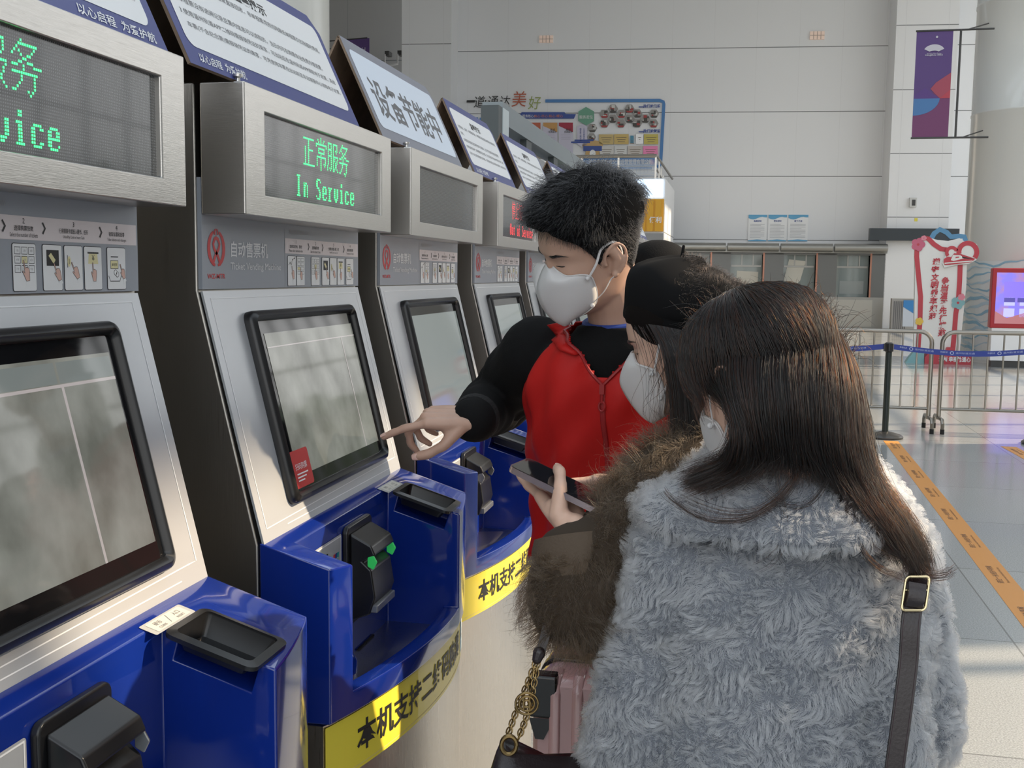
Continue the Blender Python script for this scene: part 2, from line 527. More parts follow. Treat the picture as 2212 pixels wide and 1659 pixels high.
GL = {
'正': "................/................/.#############../.......#......../.......#......../.......#......../...#...#......../...#...######.../...#...#......../...#...#......../...#...#......../...#...#......../...#...#......../...#...#......../.##############./................",
'常': ".......#......../...#...#...#..../....#..#..#...../.##############./.#............#./....########..../....#......#..../....########..../.......#......../..############../..#....#.....#../..#....#.....#../..#....#...#.#../..#....#....#.../.......#......../.......#........",
'服': "................/.#####..######../.#...#..#....#../.#...#..#....#../.#####..#..#.#../.#...#..#...#.../.#...#..#......./.#####..#######../.#...#..#.#...#./.#...#..#.#..#../.#...#..#..#.#../.#...#..#..##.../#....#..#..##.../#..#.#..#.#..#../#...#...##....#./................",
'务': ".....#........../....#########.../...#.......#..../..#.#.....#...../.#...#..##....../......##......../....##..###...../.###..#....####./......#........./.############.../.....#.....#..../.....#.....#..../....#......#..../...#.......#..../.##.....#.#...../.........#......",
'停': "...#.....#....../...#.....#....../..#.###########./..#............./.##...#######.../.##...#.....#.../#.#...#######.../..#............./..#.###########./..#.#.........#./..#...#######.../..#......#......./..#......#....../..#......#....../..#....#.#....../..#.....#.......",
'止': ".......#......../.......#......../.......#......../.......#......../...#...#......../...#...#######../...#...#......../...#...#......../...#...#......../...#...#......../...#...#......../...#...#......../...#...#......../...#...#......../###############./................",
'I': "####/.##./.##./.##./.##./.##./.##./.##./.##./####",
'n': "...../...../...../#.##./###.#/##..#/##..#/##..#/##..#/##..#",
'S': ".####./##...#/##..../##..../.###../...##./....##/....##/#...##/.####.",
'e': "....../....../....../.####./##..##/##..##/######/##..../##...#/.####.",
'r': "...../...../...../##.##/.###./.##../.##../.##../.##../####.",
'v': "....../....../....../##..##/##..##/##..##/##..##/##..##/.####./..##..",
'i': "..##/..##/..../.###/..##/..##/..##/..##/..##/.####",
'c': "....../....../....../.####./##..##/##..../##..../##..../##..##/.####.",
'O': ".####./##..##/##..##/##..##/##..##/##..##/##..##/##..##/##..##/.####.",
'u': "....../....../....../##..##/##..##/##..##/##..##/##..##/##..##/.###.#",
't': "....../..#.../.##.../#####./.##.../.##.../.##.../.##.../.##.#./..##..",
'o': "....../....../....../.####./##..##/##..##/##..##/##..##/##..##/.####.",
'f': "..###./.##.../.##.../#####./.##.../.##.../.##.../.##.../.##.../####..",
' ': "......",
}
def led_text(mbx, x, y0, ztop, cn, en, m):
    q = LEDPITCH * 0.36
    def dot(c, r):
        y = y0 + c * LEDPITCH; z = ztop - r * LEDPITCH * 1.05
        mbx.add([(x, y - q, z - q), (x, y + q, z - q), (x, y + q, z + q), (x, y - q, z + q)], [(0, 1, 2, 3)], m)
    c0 = 7
    for ch in cn:
        for r, row in enumerate(GL[ch].split('/')):
            for c, k in enumerate(row):
                if k == '#': dot(c0 + c, r)
        c0 += 16
    c0 = 0
    for ch in en:
        for r, row in enumerate(GL[ch].split('/')):
            for c, k in enumerate(row):
                if k == '#':
                    dot(c0 + c, 20 + r); 
        c0 += 8

# panel frame of the slanted front: a along +y, b measured DOWN from the kink
PE = nrm([0.104, 0, -0.419]); PN = nrm([0.419, 0, 0.104])
def panel_fr(y0):
    f = Fr((-0.860, y0, 1.517), (0, 1, 0), PE)
    f.fn = lambda a, b, l=0.0: np.array([-0.860, y0, 1.517]) + np.array([0, a, 0]) + PE * b + PN * l
    return f
def arc(y):
    return -0.562 - 0.39 * (y - 0.46) ** 2 if y < 0.46 else -0.562 - 0.52 * (y - 0.46) ** 2
def top_z(x):
    return 1.1 - 0.306 * (x + 0.757)

HAND_UP = [(-.10, .5), (-.03, .5), (0, .1), (.06, .16), (.12, .14), (.18, .12), (.26, .08), (.28, -.1), (.24, -.35), (.22, -.5), (-.02, -.5), (-.12, -.25), (-.22, 0), (-.16, .03), (-.07, -.12), (-.07, .1)]
def print_hand(m, fr, a, b, s, rot=0.0, l=0.0012):
    c, q = math.cos(rot), math.sin(rot)
    P = [(a + s * (x * c - y * q), b + s * (x * q + y * c)) for x, y in HAND_UP]
    m.poly(fr, P, l, 6)
    m.stroke(fr, P + [P[0]], 0.0006, l + .0001, 2)
    C = [(-.03, -.5), (.24, -.5), (.27, -.72), (-.06, -.72)]
    m.poly(fr, [(a + s * (x * c - y * q), b + s * (x * q + y * c)) for x, y in C], l, 5)

def header_panel():
    """upper panel: frame a = y, b = z"""
    m = MB()
    m.box(-0.872, -0.859, 0.004, MW - 0.004, 1.519, 1.70, 0)
    f = Fr((-0.859, 0, 0), (0, 1, 0), (0, 0, 1))
    L = 0.0006
    # emblem: two crescents, a looped ribbon between them
    cx, cz, R = 0.0525, 1.587, 0.031
    for sgn in (-1, 1):
        pts = []; ws = []
        for i in range(15):
            t = math.radians(70 - 150 * i / 14)
            pts.append((cx + sgn * R * 0.84 * math.cos(t), cz + R * 0.92 * math.sin(t)))
            ws.append(0.004 + 0.006 * math.sin(math.pi * i / 14))
        m.stroke(f, pts, ws, L, 1)
        m.stroke(f, [(cx + sgn * 0.001, cz + .031), (cx + sgn * 0.004, cz + .030), (cx + sgn * 0.005, cz + .022)], 0.004, L, 1)
    loop = [(cx - .014, cz - .028), (cx - .004, cz - .012), (cx + .008, cz - .001), (cx + .011, cz + .007), (cx + .006, cz + .015), (cx, cz + .017),
            (cx - .006, cz + .015), (cx - .011, cz + .007), (cx - .008, cz - .001), (cx + .004, cz - .012), (cx + .014, cz - .028)]
    m.stroke(f, loop, 0.0062, L * 1.3, 1)
    m.text(f, 'WZ-MTR', 0.0515, 1.5405, h=0.0082, w=0.062, l=L, m=1, bold=0.02)
    m.text(f, '自动售票机', 0.178, 1.587, h=0.0275, w=0.146, l=L, m=3, bold=0.01)
    m.text(f, 'Ticket Vending Machine', 0.2055, 1.556, h=0.016, w=0.206, l=L, m=3)
    m.rect(f, 0.3275, 0.3287, 1.519, 1.632, L, 8)
    m.text(f, '购票流程', 0.375, 1.6265, h=0.0095, w=0.050, l=L, m=8)
    m.text(f, 'TICKET FLOW', 0.425, 1.6265, h=0.007, w=0.044, l=L, m=8)
    m.rect(f, 0.3287, 0.727, 1.5845, 1.6135, L, 4)
    for a, n, cn, en, w1, w2 in ((0.379, '1', '选择目的地、票价', 'Please select destination fare', .060, .066), (0.478, '2', '选择购票张数', 'Select the number of tickets', .036, .052),
                                 (0.578, '3', '使用银联卡或投入硬币、纸币', 'UnionPay Card or Insert Cash', .062, .046), (0.677, '4', '收取车票和找零', 'Take tickets and changes', .038, .046)):
        m.text(f, n, a, 1.6075, h=0.0065, l=2 * L, m=2)
        m.text(f, cn, a, 1.5985, h=0.0066, w=w1, l=2 * L, m=2, bold=0.01)
        m.text(f, en, a, 1.5905, h=0.0052, w=w2, l=2 * L, m=2)
    for a in (0.442, 0.517, 0.639):
        m.stroke(f, [(a - .003, 1.607), (a + .002, 1.6), (a - .003, 1.593)], 0.0028, 2 * L, 2)
    cards = [(0.339, 0.378), (0.381, 0.422), (0.455, 0.500), (0.512, 0.552), (0.556, 0.596), (0.599, 0.640), (0.652, 0.698)]
    for a0, a1 in cards:
        m.rect(f, a0, a1, 1.5215, 1.5805, L, 2, r=0.003)
        m.rect(f, a0 + .0008, a1 - .0008, 1.5223, 1.5797, 1.5 * L, 5, r=0.0026)
    def keys(a0, a1, rows, cols, z0, z1, hi):
        dx = (a1 - a0) / cols; dz = (z1 - z0) / rows
        for r in range(rows):
            for c in range(cols):
                x0 = a0 + c * dx + .001; x1 = a0 + (c + 1) * dx - .001; t1 = z1 - r * dz - .001; t0 = z1 - (r + 1) * dz + .001
                if (r, c) == hi: m.rect(f, x0, x1, t0, t1, 1.7 * L, 7)
                m.frame(f, x0, x1, t0, t1, 0.0006, 1.8 * L, 2)
                if cols == 3:
                    m.text(f, '%d张' % (r * 3 + c + 1), (x0 + x1) / 2, (t0 + t1) / 2, h=0.0034, l=1.9 * L, m=8)
    keys(0.458, 0.497, 3, 3, 1.5435, 1.577, (1, 1))
    keys(0.385, 0.418, 4, 2, 1.5435, 1.577, (2, 0))
    m.stroke(f, [(.343, 1.562), (.350, 1.567), (.355, 1.564), (.362, 1.573), (.374, 1.577)], .001, 1.7 * L, 2)
    for a, b in ((.350, 1.567), (.355, 1.564), (.362, 1.573), (.370, 1.5755)): m.disc(f, a, b, .0018, 1.8 * L, 2, 8)
    print_hand(m, f, 0.362, 1.548, 0.026, 0.15); print_hand(m, f, 0.402, 1.546, 0.025, 0.15); print_hand(m, f, 0.4785, 1.547, 0.026, 0.15)
    m.rect(f, 0.520, 0.545, 1.5535, 1.5735, 1.7 * L, 2)
    m.poly(f, [(.524, 1.566), (.529, 1.570), (.538, 1.561), (.534, 1.556)], 1.9 * L, 7)
    print_hand(m, f, 0.540, 1.546, 0.025, 0.35)
    m.rect(f, 0.5625, 0.5637, 1.5515, 1.5675, 1.7 * L, 2); m.disc(f, .5665, 1.5595, .0035, 1.8 * L, 7, 12, .007)
    m.text(f, '1', .5665, 1.5595, h=.007, l=1.9 * L, m=2); print_hand(m, f, 0.578, 1.548, 0.025, 0.45)
    m.rect(f, 0.607, 0.632, 1.5705, 1.5728, 1.8 * L, 2); m.poly(f, [(.610, 1.5705), (.629, 1.5705), (.631, 1.557), (.608, 1.557)], 1.7 * L, 7)
    m.text(f, '¥', .6195, 1.565, h=.008, l=1.9 * L, m=2); print_hand(m, f, 0.6195, 1.546, 0.025, 0.0)
    m.rect(f, 0.661, 0.679, 1.5665, 1.568, 1.8 * L, 2); m.rect(f, .660, .679, 1.5505, 1.5625, 1.6 * L, 2); m.rect(f, .661, .678, 1.5513, 1.5617, 1.7 * L, 7)
    m.text(f, '单程票', .6695, 1.5565, h=.004, l=1.9 * L, m=2); print_hand(m, f, 0.688, 1.547, 0.022, 0.3)
    for a, b in ((.672, 1.5455), (.676, 1.543)):
        m.disc(f, a, b, .0042, 1.8 * L, 2, 14); m.disc(f, a, b, .0034, 1.9 * L, 5, 14)
    m.stroke(f, [(.655, 1.541), (.659, 1.5335), (.682, 1.5335), (.686, 1.541)], .0012, 1.8 * L, 2)
    return m
HEADER_MATS = [HEADG, LOGO, INK, PAPER, PINKSTRIP, PAPER, SKIN_P, YEL_P, mat('faded_grey_print', (0.42, 0.42, 0.43), 0.5)]

def front_panel():
    m = MB(); f = panel_fr(0)
    m.prism(f, rrect(0.005, MW - 0.005, 0.001, 0.434), -0.004, 0.0, 0)
    L = 0.0006
    for s in ([(.026, .408), (.026, .0137), (.709, .0137), (.709, .400), (.684, .400)],):
        m.stroke(f, s, 0.0022, L, 1)
    m.stroke(f, [(.684, .400), (.026, .408)], 0.0016, L, 1)
    m.stroke(f, [(.105, .4175), (.66, .4175)], 0.0016, L, 1)
    return m

def screen_ui():
    m = mat('touchscreen_page_reflection', (0.05, 0.052, 0.05), 0.06, coat=0.0, spec=0.5)
    nt = m.node_tree; b = nt.nodes['Principled BSDF']; L = nt.links
    tc = nt.nodes.new('ShaderNodeTexCoord'); n1 = nt.nodes.new('ShaderNodeTexNoise'); n1.inputs['Scale'].default_value = 11; n1.inputs['Detail'].default_value = 6
    mp = nt.nodes.new('ShaderNodeMapping'); mp.inputs['Scale'].default_value = (1, 1.0, 0.8)
    cr = nt.nodes.new('ShaderNodeValToRGB')
    e = cr.color_ramp.elements
    e[0].position = 0.35; e[0].color = (0.15, 0.155, 0.13, 1); e[1].position = 0.75; e[1].color = (0.36, 0.37, 0.33, 1)  # blotches in the glow also paint in reflections on the glass
    L.new(tc.outputs['Object'], mp.inputs[0]); L.new(mp.outputs[0], n1.inputs[0]); L.new(n1.outputs[0], cr.inputs[0])
    b.inputs['Base Color'].default_value = (0.03, 0.03, 0.03, 1)
    L.new(cr.outputs[0], b.inputs['Emission Color'])
    b.inputs['Emission Strength'].default_value = 0.62
    return m
UI = screen_ui()
UIBAR = mat('screen_button', (0.03, 0.03, 0.03), 0.06, emit=(0.22, 0.25, 0.24), est=0.6)
UIGRID = mat('screen_divider', (0.05, 0.05, 0.05), 0.06, emit=(0.5, 0.45, 0.44), est=0.65)
UIOFF = mat('screen_off_grey_glow', (0.03, 0.032, 0.032), 0.05, emit=(0.30, 0.34, 0.33), est=0.55)  # even grey glow given to the screens that are off
BLKGLASS = mat('black_glass', (0.008, 0.008, 0.009), 0.05)

def bezel_mb():
    m = MB(); f = panel_fr(0)
    a0, a1, b0, b1 = .126, .640, .0405, .391
    O0 = rrect(a0, a1, b0, b1, .018, 6); O1 = rrect(a0 + .003, a1 - .003, b0 + .003, b1 - .003, .018, 6)
    O2 = rrect(a0 + .011, a1 - .011, b0 + .011, b1 - .011, .013, 6); O3 = rrect(a0 + .019, a1 - .019, b0 + .019, b1 - .019, .008, 6); 
    m.rings([[f(p[0], p[1], l) for p in P] for P, l in ((O0, 0.0), (O0, .010), (O1, .016), (O2, .020), (O3, .0125), (O3, .008))], 0, cap=False)
    return m
def screen_mb(kind):
    m = MB(); f = panel_fr(0)
    m.rect(f, .144, .622, .0585, .373, .0085, 1)
    m.rect(f, .172, .608, .083, .347, .0092, 0)
    if kind == 'map':
        for a0, a1 in ((.175, .255), (.26, .37), (.375, .485), (.49, .605)): m.rect(f, a0, a1, .088, .115, .0098, 2)
        m.rect(f, .172, .608, .116, .120, .0099, 3); m.rect(f, .49, .495, .12, .347, .0099, 3)
    if kind == 'page':
        m.rect(f, .172, .608, .108, .110, .0098, 3); m.rect(f, .53, .533, .11, .347, .0098, 3)
    return m

def shelf_mesh():
    """moulded blue shelf: an outer body with a curved front minus the cash and card bay"""
    ys = [0.006] + [MW * k / 28 for k in range(1, 28)] + [MW - 0.006]
    def outline(ins, xb):
        P = [(arc(y) - ins, min(max(y, 0.002 + ins), MW - 0.002 - ins)) for y in ys]
        return [(xb, 0.002 + ins)] + P + [(xb, MW - 0.002 - ins)]
    o = outline(0, -0.764); i = outline(0.012, -0.755)
    m = MB()
    m.rings([[(x, y, 0.66) for x, y in i], [(x, y, 0.798) for x, y in i], [(x, y, 0.80) for x, y in o], [(x, y, top_z(x)) for x, y in o]])
    a = obj('outer', m, BLUE)
    c = MB()
    c.box(-0.727, -0.40, 0.064, 0.548, 0.838, 1.4)
    yy = [0.064 + (0.548 - 0.064) * k / 20 for k in range(21)]
    P = [(-0.727, 0.064)] + [(arc(y) - 0.034, y) for y in yy] + [(-0.727, 0.548)]
    c2 = MB(); c2.rings([[(x, y, 0.69) for x, y in P], [(x, y, 0.86) for x, y in P]])
    k1 = obj('cut', c, BLUE); k2 = obj('cut2', c2, BLUE)
    k3m = MB(); fz = Fr((0, 0, 0), (1, 0, 0), (0, 1, 0))
    k3m.obox((-0.645, 0.5705, 1.06), np.array([.055, 0, -.0168]), np.array([0, .044, 0]) , np.array([.306, 0, 1]) * .035)
    k3 = obj('cut3', k3m, BLUE)
    for k in (k1, k2, k3):
        b = a.modifiers.new('b', 'BOOLEAN'); b.operation = 'DIFFERENCE'; b.object = k; b.solver = 'EXACT'
    bv = a.modifiers.new('bevel', 'BEVEL'); bv.width = 0.011; bv.segments = 4; bv.limit_method = 'ANGLE'; bv.angle_limit = math.radians(40); bv.harden_normals = False
    bpy.context.view_layer.update()
    dg = bpy.context.evaluated_depsgraph_get()
    me = bpy.data.meshes.new_from_object(a.evaluated_get(dg))
    for q in (a, k1, k2, k3):
        bpy.data.objects.remove(q)
    me.materials.clear()
    return me

def shift_mesh(me, off):
    me.transform(Matrix.Translation(-Vector(off)))
    return me

def make_machine(label, group, ui, led):
    L = (-1.0, MW / 2, 0)
    t = thing('ticket_vending_machine', label, 'ticket machine', L, group)
    f = Fr((0, 0, 0), (1, 0, 0), (0, 0, 1)); f.fn = lambda a, b, l=0.0: np.array([a, l, b])
    m = MB(); m.prism(f, [(-1.45, 0), (-.74, 0), (-.74, .79), (-.766, .79), (-.766, 1.098), (-.866, 1.517), (-.866, 1.85), (-1.45, 1.85)], 0, MW)
    obj('cabinet', m, DSTEEL, t, bevel=0.004)
    # display box on top
    b = MB()
    x0, x1, z0, z1 = -0.858, -0.780, 1.640, 1.850
    oy = [(0.002, z0), (MW - .002, z0), (MW - .002, z1), (0.002, z1)]
    iy = [(0.078, 1.676), (0.668, 1.676), (0.668, 1.812), (0.078, 1.812)]
    b.rings([[(x0, y, z) for y, z in oy], [(x1, y, z) for y, z in oy], [(x1, y, z) for y, z in iy], [(x1 - .010, y, z) for y, z in iy]], cap=False)
    b.f.append([3, 2, 1, 0]); b.m.append(0)
    obj('display_box', b, STEEL, t, bevel=0.003, seg=3)
    k = MB()
    k.lathe([(0.004, 0), (0.003, 0.006), (0.0075, 0.008), (0.0075, 0.012), (0.002, 0.013)], (-0.795, 0.012, 1.850), 12)
    obj('thumb_screw', k, STEEL, t, smooth=True)
    s = MB(); s.box(-0.7905, -0.789, 0.078, 0.668, 1.676, 1.812)
    sc = obj('message_screen', s, LEDM, t)
    if led:
        for cn_, en_ in ((led[0], ''), ('', led[1])):
            q = MB(); led_text(q, -0.7885, led[3] if len(led) > 3 else 0.228, 1.8015, cn_, en_, 0)
            obj('message_lettering', q, LEDR if led[2] == 'red' else LEDG, sc)
    obj('header_panel', header_panel(), HEADER_MATS, t)
    obj('front_panel', front_panel(), [PANELG, WLINE], t)
    bz = obj('touchscreen_bezel', bezel_mb(), BLACKP, t, smooth=True, angle=50)
    obj('touchscreen', screen_mb(ui), [UIOFF if ui == 'off' else UI, BLKGLASS, UIBAR, UIGRID], bz)
    me = SHELF.copy(); 
    sh = obj('shelf_unit', shift_mesh(me, L), BLUE, t, smooth=True, angle=48)
    # coin inlet with its plate, on the sloped right block
    tf = Fr((0, 0, 0), (1, 0, 0), (0, 1, 0)); nn = nrm([.306, 0, 1])
    tf.fn = lambda a, c, l=0.0: np.array([a, c, top_z(a)]) + nn * l
    cb = MB()
    O = rrect(-.708, -.582, .516, .624, .014, 5); I = rrect(-.697, -.593, .527, .613, .008, 5); D = rrect(-.690, -.604, .545, .600, .006, 5)
    cb.rings([[tf(p[0], p[1], l) for p in P] for P, l in ((O, 0), (O, .006), (I, .0085), (I, .004), (D, -.022))], 0, cap=False)
    kk = len(D); cb.f.append([4 * kk + i for i in range(kk)]); cb.m.append(1)
    obj('coin_inlet', cb, [BLACKP, BLKGLASS], t, smooth=True, angle=30)
    lp = MB(); lp.rect(tf, -.738, -.712, .512, .612, .0012, 0, r=.003); lp.rect(tf, -.735, -.715, .522, .604, .0016, 1, r=.002)
    lf = Fr((0, 0, 0), (1, 0, 0), (0, 1, 0)); lf.fn = lambda a, c, l=0.0: tf(-.725 - c, .563 + a, l)
    lp.text(lf, '硬币', -.022, .003, h=.0075, l=.002, m=2); lp.text(lf, '入口', .022, .003, h=.0075, l=.002, m=2)
    lp.text(lf, 'COINS', -.022, -.0055, h=.004, l=.002, m=2); lp.text(lf, 'INSERT', .022, -.0055, h=.004, l=.002, m=2)
    lp.stroke(lf, [(-.004, -.007), (.004, .008)], .0008, .002, 2)
    cp = obj('coin_label_plate', lp, [mat('plate_grey', (.40, .40, .39), .4), mat('plate_cream', (.58, .56, .50), .4), GREYINK], t)
    # card reader on the back wall of the bay
    cr = MB()
    bf = Fr((-0.727, 0, 0), (0, 1, 0), (0, 0, 1))
    cr.prism(bf, rrect(.280, .418, .868, 1.066, .014, 4), 0, .012)
    yl, yr = .291, .408
    prof = [(-.715, 1.052), (-.672, 1.030), (-.664, 1.012), (-.690, .998), (-.672, .982), (-.664, .93), (-.676, .895), (-.715, .880)]
    n = len(prof)
    cr.rings([[(x, yl, z) for x, z in prof], [(x, yr, z) for x, z in prof]], 0)
    rd = obj('card_reader', cr, BLACKP, t, bevel=0.004, seg=3)
    for y0 in (yl - .002, yr - .006):
        g = MB(); g.rings([[(x, y, z) for x, z in ((-.680, 1.010), (-.667, 1.012), (-.660, 1.000), (-.668, .984), (-.680, .990))] for y in (y0 + .002, y0 + .006)])
        obj('indicator_light', g, LEDS if (led and ui == 'page') else GREYCL, rd, bevel=0.003)
    g = MB(); g.box(-.700, -.661, yl + .004, yr - .004, .898, .914); obj('card_slot_lip', g, GREYCL, rd, bevel=.003)
    ip = MB(); ip.rect(bf, .086, .274, .90, 1.056, .0015, 0, r=.005); ip.frame(bf, .089, .271, .903, 1.053, .0022, .002, 1)
    ip.rect(bf, .100, .205, .93, 1.035, .0022, 2)
    for j, c in enumerate((3, 4, 5)): ip.poly(bf, [(.226 + j * .009, .995), (.236 + j * .009, .995), (.242 + j * .009, 1.025), (.232 + j * .009, 1.025)], .0022, c)
    ip.text(bf, 'UnionPay', .244, 1.014, h=.006, l=.0026, m=1); ip.text(bf, '银联', .244, 1.004, h=.007, l=.0026, m=1)
    ip.rect(bf, .216, .262, .955, .983, .0022, 1); ip.text(bf, '请插入银行卡', .239, .969, h=.008, w=.040, l=.0026, m=6)
    obj('info_plate', ip, [PANELG, WLINE, BLKGLASS, mat('bank_red', (.5, .03, .05), .4), mat('bank_blue', (.02, .06, .3), .4), mat('bank_teal', (.01, .28, .30), .4), INK], t)
    tr = MB(); tr.box(-.7265, -.722, .36, .45, .70, .80); obj('ticket_tray', tr, BLACKM, t)
    tr = MB(); tr.lathe([(.001, .835), (.02, .835), (.03, .82), (.032, .72)], (-.715, .245, 0), 16); obj('return_chute', tr, BLUE, t, smooth=True)
    # curved steel front with the yellow sticker
    ys = [MW * k / 30 for k in range(31)]
    P = [(-0.76, 0.004)] + [(arc(y) - 0.010, min(max(y, .004), MW - .004)) for y in ys] + [(-0.76, MW - 0.004)]
    lo = MB(); lo.rings([[(x, y, z) for x, y in P] for z in (0.0, 0.797)])
    # a slightly proud seam strip on the left flank
    lo.box(-.70, -.692, .001, .004, 0, .79)
    obj('lower_front', lo, STEELV, t, smooth=True, angle=30)
    st = MB()
    sf = Fr((0, 0, 0), (0, 1, 0), (0, 0, 1))
    def sfn(a, c, l=0.0):
        dx = (arc(a + .01) - arc(a - .01)) / .02; q = nrm([1, -dx])
        return np.array([arc(a) - .010 + q[0] * l, a + q[1] * l, c])
    sf.fn = sfn
    def strip(a0, a1, c0, c1, l, mm, n=24):
        for i in range(n):
            u0 = a0 + (a1 - a0) * i / n; u1 = a0 + (a1 - a0) * (i + 1) / n
            st.add([sf(u0, c0, l), sf(u1, c0, l), sf(u1, c1, l), sf(u0, c1, l)], [(0, 1, 2, 3)], mm)
    strip(.006, .715, .688, .793, .0012, 0)
    strip(.006, .715, .694, .6955, .0016, 3)
    st.text(sf, '本机支持二维码购票', .345, .744, h=.058, w=.52, l=.0022, m=1, bold=.02)
    strip(.640, .700, .700, .785, .002, 2, 6)
    st.frame(sf, .652, .690, .735, .772, .005, .0026, 4); st.text(sf, 'P', .671, .7535, h=.022, l=.0028, m=4, bold=.03); st.text(sf, '扫码', .671, .718, h=.012, l=.0028, m=4)
    obj('yellow_sticker', st, [YELLOW, INK, ICONB, mat('sticker_edge', (.72, .62, .25), .3), mat('icon_white', (.8, .85, .88), .4)], t, smooth=True)
    return t

SHELF = shelf_mesh()
MY = [0.681, 1.598, 2.478, 3.424, 4.33, 5.24, 6.15, 7.06, 7.97, 8.88]
grp = 'ticket machines in the row'
LAB = ['nearest ticket machine, cut off by the picture edge, showing a route map page',
       'ticket machine in green service lit behind the pointing finger, whole header visible',
       'ticket machine with blank message screen under the energy saving tent sign',
       'ticket machine with red out of service lettering beside the man in the red vest',
       'fifth ticket machine along the row, its header just left of the white mask']
m1 = make_machine(LAB[0], grp, 'map', ('正常服务', 'In Service', 'green', .166))
m1.location.y = MY[0] + MW / 2
m2 = make_machine(LAB[1], grp, 'page', ('正常服务', 'In Service', 'green'))
m2.location.y = MY[1] + MW / 2
m3 = make_machine(LAB[2], grp, 'off', None)
m3.location.y = MY[2] + MW / 2
m4 = make_machine(LAB[3], grp, 'off', ('停止服务', 'Out of Service', 'red'))
m4.location.y = MY[3] + MW / 2
for k, y in enumerate(MY[4:]):
    dup(m3, (-1.0, y + MW / 2, 0), LAB[4] if k == 0 else 'far ticket machine of the row, hidden behind the man in the red vest', grp)
# promotional sticker at the foot of the second touchscreen
m = MB(); f = panel_fr(MY[1])
m.rect(f, .150, .232, .300, .368, .0106, 0, r=.006)
m.text(Fr((0, 0, 0), (0, 1, 0), (0, 0, 1), lambda a, b, l=0.0: f(.19 + a, .330 - b, l)), '扫码购票', 0, 0, h=.012, l=.0112, m=1)
for k in range(3): m.rect(f, .166, .214 - .01 * k, .342 + .006 * k, .3445 + .006 * k, .0112, 1)
tag(obj('sticker', m, [REDP, PAPER], loc=tuple(f(.19, .335, .01))), 'small red sticker on lower left corner of the second touchscreen', 'sticker')

# ---------------------------------------------------------------- tent signs on the machines
BORDER = mat('sign_blue_border', (0.075, 0.09, 0.27), 0.4)
BORDERG = mat('sign_grey_border', (0.27, 0.28, 0.33), 0.45)
SIGNW = mat('sign_white_face', (0.90, 0.91, 0.92), 0.45)
SIGNB = mat('sign_pale_blue_face', (0.76, 0.84, 0.95), 0.45)
def tent_sign(label, y0, y1, kind):
    xb, xt, zb, zt = -0.800, -0.905, 1.853, 2.082
    t = thing('tent_sign', label, 'sign', (-0.9, (y0 + y1) / 2, zb), 'folded tent signs on the ticket machines')
    V = np.array([xt - xb, 0, zt - zb]); H = np.linalg.norm(V); V /= H
    w = y1 - y0
    f = Fr((xb, y0, zb), (0, 1, 0), V)
    m = MB()
    c = .035
    out = [(0, 0), (w, 0), (w, H - c), (w - c, H), (0, H)]
    m.prism(f, out, -.005, 0, 1, ms=2)
    bm_ = 0 if kind == 'notice' else 3
    m.poly(f, out, .0004, bm_)
    inn = rrect(.022, w - .022, .034 if kind == 'notice' else .030, H - .026, .020, 5)
    m.poly(f, inn, .0010, 4 if kind == 'notice' else 5)
    if kind == 'notice':
        m.text(f, '温馨提示', w / 2, H - .060, h=.024, w=.135, l=.0014, m=6, bold=.02)
        rows = ['1.乘客进站、出闸时，单程票直接回收，非单程票须按线网最低单程票价扣除超时费用。', '续航。', '2.单程票没有进闸记录且票内信息可以读取的，当日内可在购票车站免费办理退票。', '3.使用温州轨道APP二维码需报销凭证的乘客，可出站后在温州轨道APP领取电子发票；其他',
                '车票(不含纪念票)需报销凭证的乘客，可凭使用车票在出站前至车站客服中心领取电子发票。']
        b = H - .088
        for r in rows:
            ww = (w - .085) * min(1, len(r) / 41)
            m.text(f, r, .042 if not r.startswith('车') else .048, b, h=.0115, w=ww, l=.0014, m=7, align='l')
            b -= .0225
        m.text(f, '以心启程  为爱护航', .038 if y0 > .8 else w - .205, .017, h=.017, w=.155 if y0 > .8 else .18, l=.0014, m=4, align='l', shear=.2, bold=.01)
    else:
        m.text(f, '设备节能中', w / 2 - .01, H * .46, h=.105, w=w - .15, l=.0014, m=7, bold=.015)
    obj('front_board', m, [BORDER, CARD, CARD, BORDERG, SIGNW, SIGNB, INK, GREYINK], t)
    B = MB()
    Vb = nrm([-1.02 - xt, 0, zb - zt]); 
    g = Fr((xt - .004, y0, zt), (0, 1, 0), Vb)
    Hb = np.linalg.norm([-1.02 - xt, 0, zb - zt])
    B.prism(g, [(0, .002), (w - c, .002), (w, c), (w, Hb), (0, Hb)], -.005, 0)
    obj('back_board', B, CARD, t)
    return t
tent_sign('folded tent sign with blue slogan strip on the nearest ticket machine', .698, 1.408, 'notice')
tent_sign('large tent notice headed 温馨提示 above the green In Service display', 1.468, 2.184, 'notice')
tent_sign('pale blue tent sign reading 设备节能中 in big grey characters', 2.335, 3.043, 'saving')
tent_sign('white tent notice just right of the energy saving sign', 3.193, 3.80, 'notice')
tent_sign('small white tent notice above the black haired man, fifth from the front', 4.01, 4.70, 'notice')
for y in (5.0, 5.9, 6.8, 7.75, 8.7):
    tent_sign('far tent notice in the row beyond the black haired man', y, y + .66, 'notice')
# ================================================================ far end of the hall
BLUEL = mat('sign_mid_blue', (0.06, 0.20, 0.47), 0.45)
DBLUE = mat('sign_dark_blue', (0.03, 0.07, 0.30), 0.45)
def wp3(u, z, off):
    return tuple(WN * (HW - off) + WU * u + np.array([0, 0, z]))

